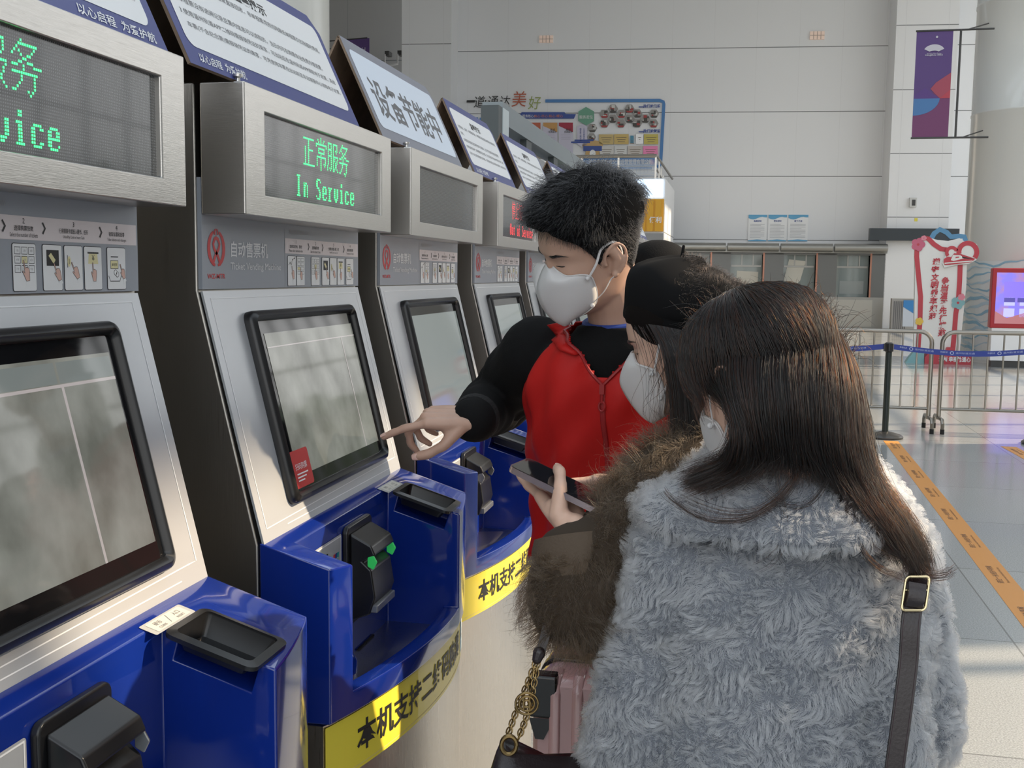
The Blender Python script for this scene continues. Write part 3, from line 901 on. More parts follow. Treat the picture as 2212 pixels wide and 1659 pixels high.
def wall_display():
    q = lambda x, y: wall_uz(x, y, 0.05)
    t = thing('wall_display', 'white wall display with blue outline, hexagon photographs and brush lettering high on far wall', 'display board', wp3(-4.5, 5.3, 0.03))
    f = WF(0.0)
    m = MB()
    for ch, x, y, h, mm in (('一', 1017, 219, 5, 0), ('道', 1036, 220, 25, 0), ('·', 1049, 218, 4, 0), ('通', 1065, 220, 25, 0), ('达', 1091, 219, 24, 0), ('美', 1122, 214, 33, 1), ('好', 1155, 222, 28, 2)):
        u, z = q(x, y)
        m.text(f, ch, u, z, h=h * HW / FPX * .98, w=(None if len(ch) > 1 or ch in '·' else (18 if ch == '一' else 0.92 * h) * HW / FPX), l=.06, m=mm, bold=.0, shear=.12)
    obj('title_lettering', m, [INK, mat('brush_orange', (.45, .10, .05), .5), mat('brush_green', (.30, .36, .10), .5)], t)
    m = MB()
    P = [q(1178, 218), q(1425, 217), q(1433, 220), q(1434, 225), q(1427, 355), q(1420, 362)]
    m.stroke(f, P, .10, .05, 0)
    obj('outline', m, BLUEL, t)
    m = MB()
    def pp(*l): return [q(980 + a / 4.424, 150 + b / 4.424) for a, b in l]
    m.poly(f, pp((590, 428), (650, 470), (1150, 470), (1168, 428), (1070, 425), (1060, 408), (650, 408), (635, 428)), .05, 0)
    u, z = pp((715, 446))[0]; m.text(f, '服务核心：', u, z, h=.10, w=.40, l=.06, m=1)
    u, z = pp((905, 446))[0]; m.text(f, '用心·尽心·贴心·暖心', u, z, h=.09, w=.95, l=.06, m=2)
    obj('banner_panel', m, [DBLUE, PAPER, mat('print_orange', (.6, .2, .08), .5)], t)
    LAV = mat('pale_lavender', (.58, .56, .68), .5)
    for x0, c in ((695, (.5, .12, .06)), (855, (.55, .30, .10)), (1005, (.35, .02, .05))):
        m = MB(); k = len(MATS)
        mc = mat('card_head_%d' % x0, c, .5)
        m.poly(f, pp((x0, 800), (x0 + 135, 800), (x0 + 135, 508), (x0, 508)), .05, 0)
        m.poly(f, pp((x0, 540), (x0 + 135, 600), (x0 + 135, 508), (x0, 508)), .055, 1)
        for j, (dy, wd) in enumerate(((575, 45), (598, 75))):
            a, b = pp((x0 + 90, dy), )[0]; m.text(f, '优质服务' if j else '真诚', a, b, h=.075, w=wd * .0035, l=.06, m=2)
        for dy in (630, 650, 668): m.rect(f, pp((x0 + 20, dy))[0][0], pp((x0 + 110, dy))[0][0], pp((0, dy + 3))[0][1], pp((0, dy))[0][1], .06, 3)
        obj('service_card', m, [LAV, mc, INK, mat('faint_lines', (.4, .38, .48), .5)], t)
    m = MB()
    m.poly(f, pp((1265, 358), (1342, 402), (1342, 495), (1268, 535), (1190, 492), (1192, 402)), .06, 0)
    u, z = pp((1265, 455))[0]; m.text(f, '服务定位', u, z, h=.11, w=.44, l=.07, m=1)
    obj('green_hexagon', m, [mat('hexagon_green', (.14, .34, .24), .5), PAPER], t)
    m = MB(); m.poly(f, pp((1180, 545), (1228, 520), (1276, 545), (1276, 715), (1228, 742), (1180, 715)), .05, 0)
    for xx, tx in ((1213, '服务至上乘客第一'), (1246, '让出行更美好一点')):
        for j, ch in enumerate(tx):
            u, z = pp((xx, 570 + 18 * j))[0]; m.text(f, ch, u, z, h=.055, l=.06, m=1)
    obj('text_column', m, [LAV, DBLUE], t)
    def hexa(cx, cy, r, i, red=False):
        m = MB(); pts = [(cx + r * math.cos(a), cy + r * 0.95 * math.sin(a)) for a in [math.pi / 3 * k for k in range(6)]]
        m.prism(f, pp(*pts)[::-1], .02, .05, 0)
        r_ = np.random.default_rng(i)
        for k in range(4):
            a = r_.uniform(-.45, .45, 2) * r; s = r_.uniform(.15, .4, 2) * r
            m.poly(f, pp((cx + a[0] - s[0], cy + a[1] + s[1]), (cx + a[0] + s[0], cy + a[1] + s[1]), (cx + a[0] + s[0], cy + a[1] - s[1]), (cx + a[0] - s[0], cy + a[1] - s[1])), .053 + .001 * k, 1 + k % 3)
        m.poly(f, pp((cx - r * .75, cy + r * .45), (cx - r * .4, cy + r * .78), (cx + r * .4, cy + r * .78), (cx + r * .75, cy + r * .45)), .058, 2 if red else 1)
        obj('hexagon_photo', m, [mat('photo_grey', (.30, .29, .28), .5), mat('photo_dark', (.06, .055, .05), .5), mat('photo_red', (.35, .04, .04), .5), mat('photo_pale', (.6, .6, .58), .5)], t)
    for i, (cx, cy, rd) in enumerate(((1440, 425, 1), (1523, 375, 0), (1520, 470, 0), (1440, 515, 1), (1602, 425, 1), (1597, 515, 1), (1680, 375, 1), (1680, 470, 0), (1755, 420, 0), (1752, 513, 0), (1830, 470, 0), (1915, 422, 0), (1910, 515, 1))):
        hexa(cx, cy, 48, i, rd)
    hexa(1325, 560, 46, 31); hexa(1318, 645, 42, 32)
    for tx, y in (('我们的风采', 350), ('我们的荣誉', 588)):
        m = MB(); u, z = pp((1893, y))[0]; m.text(f, tx, u, z, h=.11, w=.55, l=.05, m=0, bold=.03, shear=.1)
        a = pp((1795, y + 8))[0]; m.rect(f, a[0] - .09, a[0] + .09, a[1] - .015, a[1] + .015, .05, 0)
        obj('caption', m, DBLUE, t)
    for x0, x1, y0, y1, c in ((1388, 1528, 620, 716, (.36, .27, .10)), (1533, 1672, 618, 714, (.38, .27, .08)), (1688, 1720, 632, 700, (.03, .16, .25)), (1742, 1812, 618, 712, (.62, .62, .62)), (1818, 1955, 618, 714, (.36, .30, .06)),
                              (1390, 1530, 732, 810, (.40, .39, .37)), (1535, 1655, 732, 810, (.42, .42, .41)), (1662, 1805, 732, 818, (.36, .33, .30)), (1810, 1950, 732, 825, (.55, .16, .30))):
        m = MB(); m.prism(f, pp((x0, y1), (x1, y1), (x1, y0), (x0, y0)), .02, .05, 0)
        for k in range(3): m.poly(f, pp((x0 + 20 + 8 * k, y0 + 30 + 20 * k + 5), (x1 - 20 - 8 * k, y0 + 35 + 20 * k), (x1 - 20 - 8 * k, y0 + 30 + 20 * k), (x0 + 20 + 8 * k, y0 + 30 + 20 * k)), .053, 1)
        obj('plaque', m, [mat('plaque_%d_%d' % (x0, y0), c, .3, .3), mat('plaque_engraving', (.15, .12, .08), .5)], t)
    m = MB(); u, z = pp((1328, 725))[0]
    m.disc(f, u, z, .34, .05, 0, 20, .16); m.rect(f, u - .3, u + .3, z - .18, z - .02, .055, 1); u2, z2 = pp((1328, 805))[0]; m.disc(f, u2, z2, .24, .05, 0, 16, .22); m.disc(f, u2, z2, .1, .055, 2, 12, .13)
    obj('figure_cutout', m, [mat('cutout_ochre', (.55, .36, .15), .5), DBLUE, PAPER], t)
wall_display()
# blue characters on the left part of the wall, behind the tent signs
t = thing('wall_lettering', 'large blue characters on the far wall below the brush lettering', 'lettering', wp3(-8.6, 5.8, 0.05))
m = MB()
for ch, x in (('温', 1005), ('州', 1036), ('同', 1066)):
    u, z = wall_uz(x, 268); m.text(WF(), ch, u, z, h=.42, l=.06, bold=.04)
    if ch != '温':
        u, z = wall_uz(x, 290); m.text(WF(), '行', u, z, h=.2, l=.06, bold=.02)
obj('characters', m, BLUEL, t)
m = MB(); f = WF()
P = [wall_uz(1256, 359), wall_uz(1420, 359), wall_uz(1418, 342), wall_uz(1262, 342)]
m.prism(f, P, .02, .06, 0)
m.poly(f, [wall_uz(1256, 366), wall_uz(1408, 366), wall_uz(1408, 361), wall_uz(1256, 361)], .05, 0)
u, z = wall_uz(1340, 350); m.text(f, '浙江幸福轨道交通运营管理有限公司', u, z, h=.17, w=2.05, l=.07, m=1, bold=.01)
tag(obj('company_sign', m, [BLUEL, PAPER], loc=wp3(u, z, .04)), 'blue company name strip on far wall behind the balcony glass', 'sign')

# vents
for i, (x0, x1, y0, y1, lb) in enumerate(((1165, 1195, 77, 93, 'small peach wall grille left of the upper joint line, above the brush lettering'), (1749, 1781, 68, 86, 'small peach wall grille near the right pillar, high on far wall'))):
    m = MB(); a = wall_uz(x0, y1); b = wall_uz(x1, y0)
    m.prism(f, rrect(a[0], b[0], a[1], b[1]), 0, .05, 0)
    for k in range(1, 4): m.rect(f, a[0] + (b[0] - a[0]) * k / 4 - .01, a[0] + (b[0] - a[0]) * k / 4 + .01, a[1], b[1], .053, 1)
    m.rect(f, a[0], b[0], (a[1] + b[1]) / 2 - .01, (a[1] + b[1]) / 2 + .01, .053, 1)
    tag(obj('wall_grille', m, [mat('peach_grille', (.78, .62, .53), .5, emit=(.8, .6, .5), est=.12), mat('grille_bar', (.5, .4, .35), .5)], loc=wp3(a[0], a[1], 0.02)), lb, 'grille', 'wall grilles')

# ---- shop block with screen, yellow ribs and balcony
def shop():
    yf = 29.6
    def q(px, py, y=yf):
        r = CAMM.T @ np.array([px - CX, CY - py, -FPX]); tt = y / r[1]; p = CAMP + tt * r; return p
    xr = float(q(1436, 440)[0]); zt = float(q(1400, 386)[2]); xl = xr - 6.0
    t = thing('shop_block', 'white shop block with bright screen and yellow ribbed front, behind the man', 'shop', ((xl + xr) / 2, yf + 2.5, 0))
    m = MB(); m.box(xl, xr, yf, 33.7, 0, zt)
    m.box(xr - .001, xr + .004, yf, 33.7, 2.73, 2.75, 1)
    obj('walls', m, [WHITE2, JOINT], t)
    z1 = float(q(1400, 388)[2]); z0 = float(q(1400, 427)[2]); zy = float(q(1400, 500)[2])
    m = MB(); m.box(xl + .1, xr - .05, yf - .06, yf, z0, z1)
    obj('advert_screen', m, mat('lit_screen_pale_blue', (.3, .5, .8), .3, emit=(.72, .86, 1.0), est=1.25), t)
    m = MB(); m.box(xl + .1, xr - .02, yf - .03, yf, zy, z0 - .04)
    k = 0
    x = xr - .05
    while x > xl + .2:
        m.box(x - .20, x - .03, yf - .07, yf - .03, zy, z0 - .05); x -= .22
    u = q(1408, 475)
    ff = Fr((u[0], yf - .075, u[2]), (1, 0, 0), (0, 0, 1))
    m.text(ff, '便利', 0.1, 0, h=.17, l=.01, m=1, bold=.03)
    obj('yellow_ribbing', m, [mat('yellow_cladding', (.75, .40, .02), .45), PAPER], t)
    m = MB(); m.box(xl + .1, xr - .02, yf - .05, yf, 0, zy - .05); obj('shopfront', m, mat('dim_shopfront', (.25, .26, .27), .2), t)
    # balcony rail on its roof
    rl = thing('balcony_railing', 'steel and glass balcony railing on top of the shop block', 'railing', (xr - 1.5, yf + .2, zt))
    zr = float(q(1400, 336)[2]); xe = float(q(1418, 336)[0])
    m = MB(); m.tube([(xl, yf + .1, zr), (xe, yf + .1, zr)], .05, 8); m.tube([(xe, yf + .1, zr), (xr, 32.5, zt + .25)], .035, 8); m.tube([(xe, yf + .1, zr - .35), (xe + .05, 31.5, zt + .1)], .025, 6)
    obj('handrail', m, DSTEEL, rl, smooth=True)
    for k in range(6):
        x = xe - .02 - k * 1.02
        m = MB(); m.box(x - .025, x + .025, yf + .08, yf + .12, zt, zr); obj('post', m, STEEL, rl)
        if k < 5:
            m = MB(); m.box(x - 1.0, x - .03, yf + .09, yf + .105, zt + .06, zr - .1); obj('glass_panel', m, GLASS, rl)
    for k in range(4):
        m = MB(); y = yf + .6 + k * .8; m.box(xe + .02, xe + .06, y - .02, y + .02, zt, zr - .1 - .12 * k); obj('post', m, STEEL, rl)
shop()

# ---- grey framed booth behind the row
t = thing('service_booth', 'dark grey framed booth rising behind the row of machines', 'booth', (-2.4, 9.5, 0))
FRG = mat('dark_grey_frame', (.055, .07, .075), .45); FRL = mat('grey_frame', (.22, .26, .28), .4)
m = MB(); m.box(-1.72, -1.6, 7.0, 7.12, 0, 2.66); obj('post', m, FRG, t)
m = MB(); m.box(-1.62, -1.595, 7.12, 7.3, 0, 2.66); obj('post_edge', m, mat('pale_edge_strip', (.6, .68, .70), .3), t)
m = MB(); m.box(-1.74, -1.6, 7.12, 12.5, 2.56, 2.70); obj('top_beam', m, FRL, t)
m = MB(); m.box(-1.72, -1.66, 7.3, 12.5, 0, 2.50); obj('side_panel', m, mat('booth_grey_panel', (.42, .43, .45), .4), t)
for k in range(4):
    m = MB(); m.box(-1.66, -1.61, 8.0 + k * 1.2, 8.2 + k * 1.2, 2.3, 2.56); obj('bracket', m, FRG, t)
m = MB(); m.box(-1.62, -1.6, 9.6, 9.75, 2.33, 2.46); obj('exit_light', m, LEDS, t)
m = MB(); m.box(-3.4, -1.72, 7.3, 12.5, 0, 2.5); obj('cabin', m, mat('booth_grey_panel'), t)

# ---- columns
COLW = mat('white_column_cladding', (.66, .675, .66), .25, coat=.3)
m = MB(); m.lathe([(.9, 0), (.9, CEIL)], (-9.15, 20.6, 0), 40)
struct('column', m, COLW, smooth=True, angle=80)
cc = np.array([5.26, 22.0]); cR = 1.06
m = MB(); m.lathe([(cR, 0), (cR, 4.62), (cR + .012, 4.63), (cR + .012, 4.66), (cR, 4.67), (cR, 6.62), (cR + .012, 6.63), (cR + .012, 6.67), (cR, 6.68), (cR, CEIL)], (cc[0], cc[1], 0), 56)
struct('column', m, COLW, smooth=True, angle=80)
# wave print wrapped on the foot of the column
m = MB()
cf = Fr((0, 0, 0), (1, 0, 0), (0, 0, 1))
def cfn(a, b, l=0.0):
    th = -math.pi / 2 - .2 + a / cR
    return np.array([cc[0] + (cR + .004 + l) * math.cos(th), cc[1] + (cR + .004 + l) * math.sin(th), b])
cf.fn = cfn
for i in range(30):
    m.add([cf(-1.5 + i * .1, 0.05), cf(-1.4 + i * .1, 0.05), cf(-1.4 + i * .1, 1.9), cf(-1.5 + i * .1, 1.9)], [(0, 1, 2, 3)], 0)
for k in range(15):
    z = .25 + k * .115
    pts = [(-1.45 + .1 * i, z + .05 * math.sin(i * .62 + k * 1.3) + .02 * math.sin(i * 1.7 + k)) for i in range(29)]
    m.stroke(cf, pts, [.012 + (.05 if k < 9 else .028) * abs(math.sin(i * .31 + k * .8)) for i in range(29)], .004, 1 + k % 2)
tag(obj('wave_print', m, [mat('wave_ground', (.62, .66, .66), .35), mat('wave_blue', (.25, .43, .55), .35), mat('wave_pale_blue', (.42, .56, .64), .35)], loc=(cc[0], cc[1] - cR, .05)), 'blue wave pattern wrap around the foot of the right column', 'wall decal')

# banners on bars
def hbanner(label, loc, x0, x1, y, z0, z1, emblem):
    t = thing('hanging_banner', label, 'banner', loc, 'purple banners on wall brackets')
    bf = Fr((x0, y, z0), (1, 0, 0), (0, 0, 1)); w = x1 - x0; h = z1 - z0
    m = MB(); m.prism(bf, rrect(0, w, 0, h), -.01, 0, 0)
    if emblem:
        m.poly(bf, [(0, 0), (w, 0), (w, h * .45), (0, h * .40)], .004, 1)
        m.poly(bf, [(w * .6, h * .52), (w, h * .61), (w, h * .37), (w * .72, h * .37), (w * .45, h * .46)], .006, 2)
        m.poly(bf, [(w * .72, h * .37), (w, h * .37), (w, h * .45)], .008, 3)
        m.poly(bf, [(0, h * .40), (w * .3, h * .47), (w * .72, h * .37), (0, h * .37)], .007, 5)
        m.poly(bf, [(0, h * .37)] + [(w * .72 * math.cos(a), h * .37 - h * .16 * math.sin(a)) for a in [math.pi / 2 * k / 8 for k in range(9)]], .008, 4)
        # fan emblem with small lettering
        cx, cz = w * .5, h * .81
        P = [(cx + w * .29 * math.cos(a), cz + w * .20 * math.sin(a)) for a in [math.radians(20 + 140 * k / 12) for k in range(13)]]
        P += [(cx + w * .13 * math.cos(a), cz + w * .04 * math.sin(a) - .01) for a in [math.radians(160 - 140 * k / 8) for k in range(9)]]
        m.poly(bf, P, .01, 6); m.disc(bf, w * .56, h * .945, .02, .01, 6, 10)
        m.text(bf, '4th Asian Para Games', cx, h * .795 - .005 * h, h=.028, w=w * .4, l=.01, m=6); m.text(bf, 'Hangzhou 2022', cx, h * .775, h=.034, w=w * .48, l=.01, m=6, bold=.02)
    else:
        m.poly(bf, [(0, 0), (w * .55, 0), (w * .5, h * .25), (0, h * .42)], .004, 3)
        m.text(bf, 'H', w * .82, h * .88, h=.13, l=.006, m=6)
    obj('cloth', m, [mat('banner_purple', (.10, .055, .20), .6), mat('banner_plum', (.17, .05, .14), .6), mat('banner_coral', (.36, .07, .11), .6), mat('banner_red', (.45, .06, .09), .6), mat('banner_blue', (.07, .19, .42), .6), mat('banner_indigo', (.10, .05, .22), .6), mat('banner_silver', (.55, .54, .6), .5)], t)
    return t
BAR = mat('dark_bracket', (.05, .05, .05), .4)
t = hbanner('purple banner with a silver fan emblem hung beside the right column', (3.3, 21.0, 4.1), 2.985, 3.61, 21.0, 4.125, 6.02, True)
for z in (6.03, 4.12):
    m = MB(); m.tube([(2.97, 21.0, z), (4.3, 21.0, z)], .018, 8); m.tube([(3.85, 21.0, z), (4.25, 21.25, z + .15)], .012, 6); obj('bracket_bar', m, BAR, t)
m = MB(); m.tube([(3.74, 21.0, 4.12), (3.74, 21.0, 6.03)], .02, 8); obj('bracket_post', m, BAR, t)
t = hbanner('purple banner partly hidden behind the tent signs, on the recessed grey wall', (-12.6, 34.0, 6.5), -13.2, -12.13, 34.0, 6.2, 9.17, False)
m = MB(); m.tube([(-13.9, 38.3, 9.1), (-13.9, 34.0, 9.1), (-12.2, 34.0, 9.18)], .02, 6); obj('bracket_bar', m, BAR, t)
# cameras on the recess, tv
for x, lb in ((-11.72, 'left security camera of the pair on the grey wall'), (-11.28, 'right security camera of the pair, nearer the white pillar')):
    t = thing('security_camera', lb, 'camera', (x, 34.6, 8.7), 'security cameras on grey wall')
    m = MB(); m.box(x - .07, x + .07, 34.55, 34.9, 8.72, 8.86); obj('mount', m, BAR, t)
    m = MB(); m.tube([(x - .05, 34.5, 8.74), (x - .05, 34.5, 8.45), (x - .1, 34.5, 8.4)], .03, 8); m.tube([(x - .05, 34.5, 8.42), (x - .36, 34.0, 8.25)], .045, 8); obj('arm_and_body', m, mat('camera_white', (.6, .6, .6), .4), t, smooth=True)
m = MB(); m.box(-10.5, -9.6, 33.95, 34.05, 7.2, 7.86, 0); ff = Fr((-10.47, 33.945, 7.22), (1, 0, 0), (0, 0, 1))
m.rect(ff, 0, .84, 0, .62, .002, 1); m.rect(ff, 0, .28, .05, .62, .006, 2); m.disc(ff, .38, .3, .07, .008, 3); m.rect(ff, .26, .5, 0, .24, .008, 3)
tag(obj('wall_television', m, [BLACKP, mat('tv_blue', (.02, .03, .3), .2, emit=(.10, .14, .55), est=.9), mat('tv_plum', (.2, .02, .08), .2, emit=(.25, .05, .1), est=.8), BLACKM], loc=(-10.05, 33.95, 7.2)), 'wall television with a blue picture behind the tent signs', 'television')

# ---- ticket counter: four glazed windows with rolled canopies
CTR = mat('counter_steel', (.34, .34, .325), .38, .8)
CTRD = mat('counter_dark_steel', (.16, .165, .165), .4, .5)
WGL = mat('window_glass_dim', (.20, .24, .24), .06, coat=1.0)
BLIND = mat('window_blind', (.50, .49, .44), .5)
def q2(px, py, off=1.0):
    return wall_uz(px, py, off)
zT = q2(1700, 531)[1]; z1 = q2(1700, 546)[1]; zs_ = q2(1700, 640)[1]
edges = [(1452, 1566), (1566, 1680), (1680, 1795), (1795, 1912)]
LBW = ['leftmost ticket window, partly hidden by the black beret', 'second ticket window from the left, faint red figure behind its glass', 'third ticket window with a sunlit blind behind the glass', 'rightmost ticket window beside the white pillar']
f1 = WF(1.0)
for i, (a, b) in enumerate(edges):
    u0 = q2(a, 600)[0]; u1 = q2(b, 600)[0]; wd = u1 - u0
    t = thing('ticket_window', LBW[i], 'ticket window', wp3((u0 + u1) / 2, 0, .5), 'ticket windows along the far wall')
    m = MB(); m.prism(f1, rrect(u0, u1, 0, zs_), -.9, 0, 0); m.rect(f1, u0 + .06, u1 - .35, .05, zs_ - .08, .006, 1); obj('base_panel', m, [CTR, mat('counter_panel_face', (.44, .43, .40), .35, .6)], t)
    m = MB(); m.prism(f1, rrect(u0, u0 + .16, zs_, z1), -.9, 0, 0); m.prism(f1, rrect(u1 - .42, u1, zs_, z1), -.9, 0, 0); m.prism(f1, rrect(u0, u1, z1 - .06, z1), -.9, 0, 0); obj('frame', m, CTRD, t)
    m = MB(); m.prism(f1, rrect(u1 - .47, u1 - .42, zs_, z1), -.02, .02, 0); obj('copper_edge', m, mat('copper_trim', (.45, .22, .16), .3, .5), t)
    m = MB(); m.prism(f1, rrect(u0 + .16, u1 - .47, zs_, z1 - .06), -.22, -.20, 0); 
    m.rect(f1, u0 + .2, u1 - .5, zs_ + .9, zs_ + .96, -.18, 1); m.rect(f1, u0 + .5, u0 + .54, zs_ + .96, z1 - .06, -.18, 1); m.rect(f1, u0 + .85, u0 + .89, zs_ + .96, z1 - .06, -.18, 1)
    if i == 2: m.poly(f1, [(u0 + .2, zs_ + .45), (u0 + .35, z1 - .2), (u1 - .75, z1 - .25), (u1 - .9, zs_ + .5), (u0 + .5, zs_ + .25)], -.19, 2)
    if i == 1:
        m.poly(f1, [(u0 + .35, zs_ + .15), (u1 - .6, zs_ + .15), (u1 - .58, zs_ + .75), (u0 + .38, zs_ + .78)], -.19, 2)
        m.disc(f1, u0 + .24, zs_ + .28, .1, -.185, 3, 12, .2); m.disc(f1, u0 + .3, zs_ + .5, .06, -.184, 4, 12, .08)
    if i == 3: m.rect(f1, u0 + .3, u1 - .6, zs_ + .1, zs_ + .5, -.19, 5)
    obj('window_glass', m, [WGL, CTR, BLIND, REDP, mat('pale_face_print', (.45, .36, .32), .5), mat('dim_pale_glass', (.28, .31, .31), .1)], t)
    m = MB()
    zc = (zT + z1) / 2 + .05; R = [[f1(u, zc + .13 * math.sin(a), .22 + .14 * math.cos(a)) for a in [2 * math.pi * k / 14 for k in range(14)]] for u in (u0 + .03, u1 - .03)]
    m.rings(R, 0); m.prism(f1, rrect(u0, u1, z1, zT - .02), -.9, .15, 0)
    obj('canopy_roll', m, CTR, t, smooth=True)
# notices above the windows
for i, (a, b) in enumerate(((1615, 1657), (1658, 1700), (1701, 1746))):
    m = MB(); p = wall_uz(a, 521); r = wall_uz(b, 464)
    m.prism(f, rrect(p[0], r[0], p[1], r[1]), 0, .03, 0)
    wv = r[0] - p[0]; hv = r[1] - p[1]
    top = [(p[0], r[1]), (p[0], r[1] - .13 * hv)] + [(p[0] + wv * k / 8, r[1] - hv * (.13 + .05 * math.sin(k * .8))) for k in range(1, 8)] + [(r[0], r[1] - .10 * hv), (r[0], r[1])]
    m.poly(f, top, .035, 1); m.poly(f, [(p[0], p[1]), (r[0], p[1]), (r[0], p[1] + .04 * hv), (p[0] + wv * .5, p[1] + .07 * hv), (p[0], p[1] + .03 * hv)], .035, 1)
    m.text(f, ('购票须知', '乘车须知', '服务承诺')[i], (p[0] + r[0]) / 2, r[1] - .24 * hv, h=.06, l=.04, m=2, bold=.02)
    for k in range(10): m.rect(f, p[0] + .1 * wv, r[0] - wv * (.12 + .2 * ((k * 7 + i) % 4 == 0)), p[1] + hv * (.14 + .055 * k), p[1] + hv * (.155 + .055 * k), .04, 3)
    tag(obj('wall_notice', m, [PAPER, mat('notice_blue', (.12, .38, .62), .4), DBLUE, mat('notice_line', (.52, .53, .56), .5)], loc=wp3(p[0], p[1], .02)), ('left of the three notices above the ticket windows', 'middle notice of three above the ticket windows', 'right of the three notices above the ticket windows')[i], 'notice', 'notices above the ticket windows')
# dark band, call box, yellow note, rack
a = wall_uz(1879, 519, 1.3); b = wall_uz(2073, 494, 1.3)
m = MB(); m.prism(WF(1.05), rrect(a[0], b[0], a[1], b[1]), 0, .25, 0)
tag(obj('sign_board', m, mat('dark_slate', (.035, .045, .055), .4), loc=wp3(a[0], a[1], 1.1)), 'plain dark slate board across the right pillar', 'sign')
a = wall_uz(1965, 447, 1.1); b = wall_uz(1981, 427, 1.1)
m = MB(); m.prism(WF(1.0), rrect(a[0], b[0], a[1], b[1]), 0, .1, 0); m.rect(WF(1.0), a[0] + .06, b[0] - .04, a[1] + .04, b[1] - .06, .105, 1)
tag(obj('call_box', m, [mat('box_grey_white', (.6, .61, .6), .4), mat('box_dark_face', (.05, .05, .05), .3)], loc=wp3(a[0], a[1], 1.05)), 'small grey box with dark face on the right pillar', 'call box')
a = wall_uz(1976, 478, 1.05); b = wall_uz(1983, 471, 1.05)
m = MB(); m.prism(WF(1.0), rrect(a[0], b[0], a[1], b[1]), 0, .01, 0)
tag(obj('yellow_note', m, mat('note_yellow', (.8, .7, .08), .5), loc=wp3(a[0], a[1], 1.0)), 'tiny yellow note stuck below the grey box', 'note')
t = thing('leaflet_rack', 'grey slatted rack with a blue white poster at the pillar foot', 'rack', wp3(wall_uz(1945, 680, 2)[0], 0, 2))
a = wall_uz(1924, 712, 2); b = wall_uz(1952, 645, 2); c = wall_uz(1976, 645, 2); fr2 = WF(2.0)
m = MB(); m.prism(fr2, rrect(a[0], c[0], a[1] - .25, b[1]), -.2, 0, 0)
for k in range(7): m.rect(fr2, a[0] + .05 + k * .055, a[0] + .08 + k * .055, a[1], b[1] - .08, .006, 1)
obj('slatted_front', m, [mat('rack_grey', (.36, .35, .34), .5), mat('rack_dark', (.14, .14, .15), .5)], t)
m = MB(); m.rect(fr2, b[0], c[0], a[1] + .1, b[1] - .05, .01, 0); m.poly(fr2, [(b[0], b[1] - .05), (c[0], b[1] - .05), (c[0], b[1] - .45), (b[0], b[1] - .25)], .015, 1)
obj('poster', m, [mat('poster_pale', (.6, .66, .76), .5), mat('poster_blue', (.05, .25, .6), .5)], t)

# ---- totem sign
t = thing('totem_sign', 'tall white totem with red ribbon outline, heart train emblem and red base', 'sign', (3.7, 20.8, 0))
s = 4.147
def tp(x, y, yy=20.8):
    r = CAMM.T @ np.array([1880 + x / s - CX, CY - (400 + y / s), -FPX]); k = yy / r[1]; p = CAMP + k * r; return float(p[0]), float(p[2])
tf_ = Fr((0, 20.8, 0), (1, 0, 0), (0, 0, 1))
T = lambda *l: [tp(*q) for q in l]
BD = mat('totem_white', (.76, .76, .74), .4); RB = mat('totem_red', (.50, .05, .07), .4); TB = mat('totem_blue', (.10, .27, .45), .4); TQ = mat('totem_teal', (.22, .44, .47), .4); PK = mat('totem_pink', (.70, .25, .32), .4)
m = MB(); m.prism(tf_, T((390, 1500), (800, 1500), (860, 900), (870, 520), (800, 475), (700, 500), (600, 490), (545, 475), (470, 465), (400, 545), (400, 900), (395, 1200)), -.12, 0, 0)
obj('board', m, BD, t)
m = MB(); m.stroke(tf_, T((548, 485), (580, 430), (630, 395), (690, 420), (730, 460), (800, 455), (850, 460), (862, 500)), .09, -.08, 0); m.prism(tf_, T((548, 490), (590, 430), (640, 400), (700, 440), (740, 480), (860, 490)), -.1, -.09, 1); obj('blue_crest', m, [TB, mat('dark_slate')], t)
m = MB()
m.stroke(tf_, T((425, 1500), (445, 1200), (450, 1000), (430, 800), (415, 640), (418, 560), (440, 500), (480, 470), (520, 480), (570, 530), (630, 570), (690, 580)), .085, .01, 0)
m.stroke(tf_, T((805, 700), (800, 850), (790, 1000), (765, 1150), (750, 1350), (735, 1500)), .085, .01, 0)
obj('red_ribbon', m, RB, t)
FLM = [mat('flower_rose', (.55, .12, .20), .4), PK, TQ, RB, mat('flower_yellow', (.75, .5, .08), .4)]
def flower(cx, cy, r, ma, mb_):
    m = MB()
    x, z = tp(cx, cy); rr = r / s * 20.8 / FPX
    for k in range(5): m.disc(tf_, x + rr * .55 * math.cos(k * 1.257), z + rr * .55 * math.sin(k * 1.257), rr * .52, .02 + .001 * k, ma, 12)
    m.disc(tf_, x, z, rr * .2, .027, mb_, 10)
    obj('flower', m, FLM, t)
flower(427, 532, 54, 0, 3); flower(478, 475, 22, 1, 0); flower(783, 1053, 52, 2, 3); flower(815, 1002, 28, 1, 1); flower(437, 1220, 32, 4, 4)
m = MB()
m.prism(tf_, T((640, 700), (660, 740), (760, 715), (880, 705), (945, 670), (970, 600), (950, 530), (880, 500), (800, 520), (770, 560), (720, 555), (680, 580), (675, 620)), .01, .05, 0)
def ring(cx, cy, r, w, a0, a1, ry=None):
    m.stroke(tf_, T(*[(cx + r * math.cos(math.radians(a)), cy - (ry or r) * math.sin(math.radians(a))) for a in np.linspace(a0, a1, 16)]), w, .056, 1)
ring(868, 600, 80, .085, -40, 190); ring(725, 605, 45, .06, 20, 220)
m.poly(tf_, T((650, 690), (655, 660), (690, 640), (720, 645), (745, 610), (800, 615), (935, 660), (900, 690), (700, 715), (660, 715)), .058, 1)
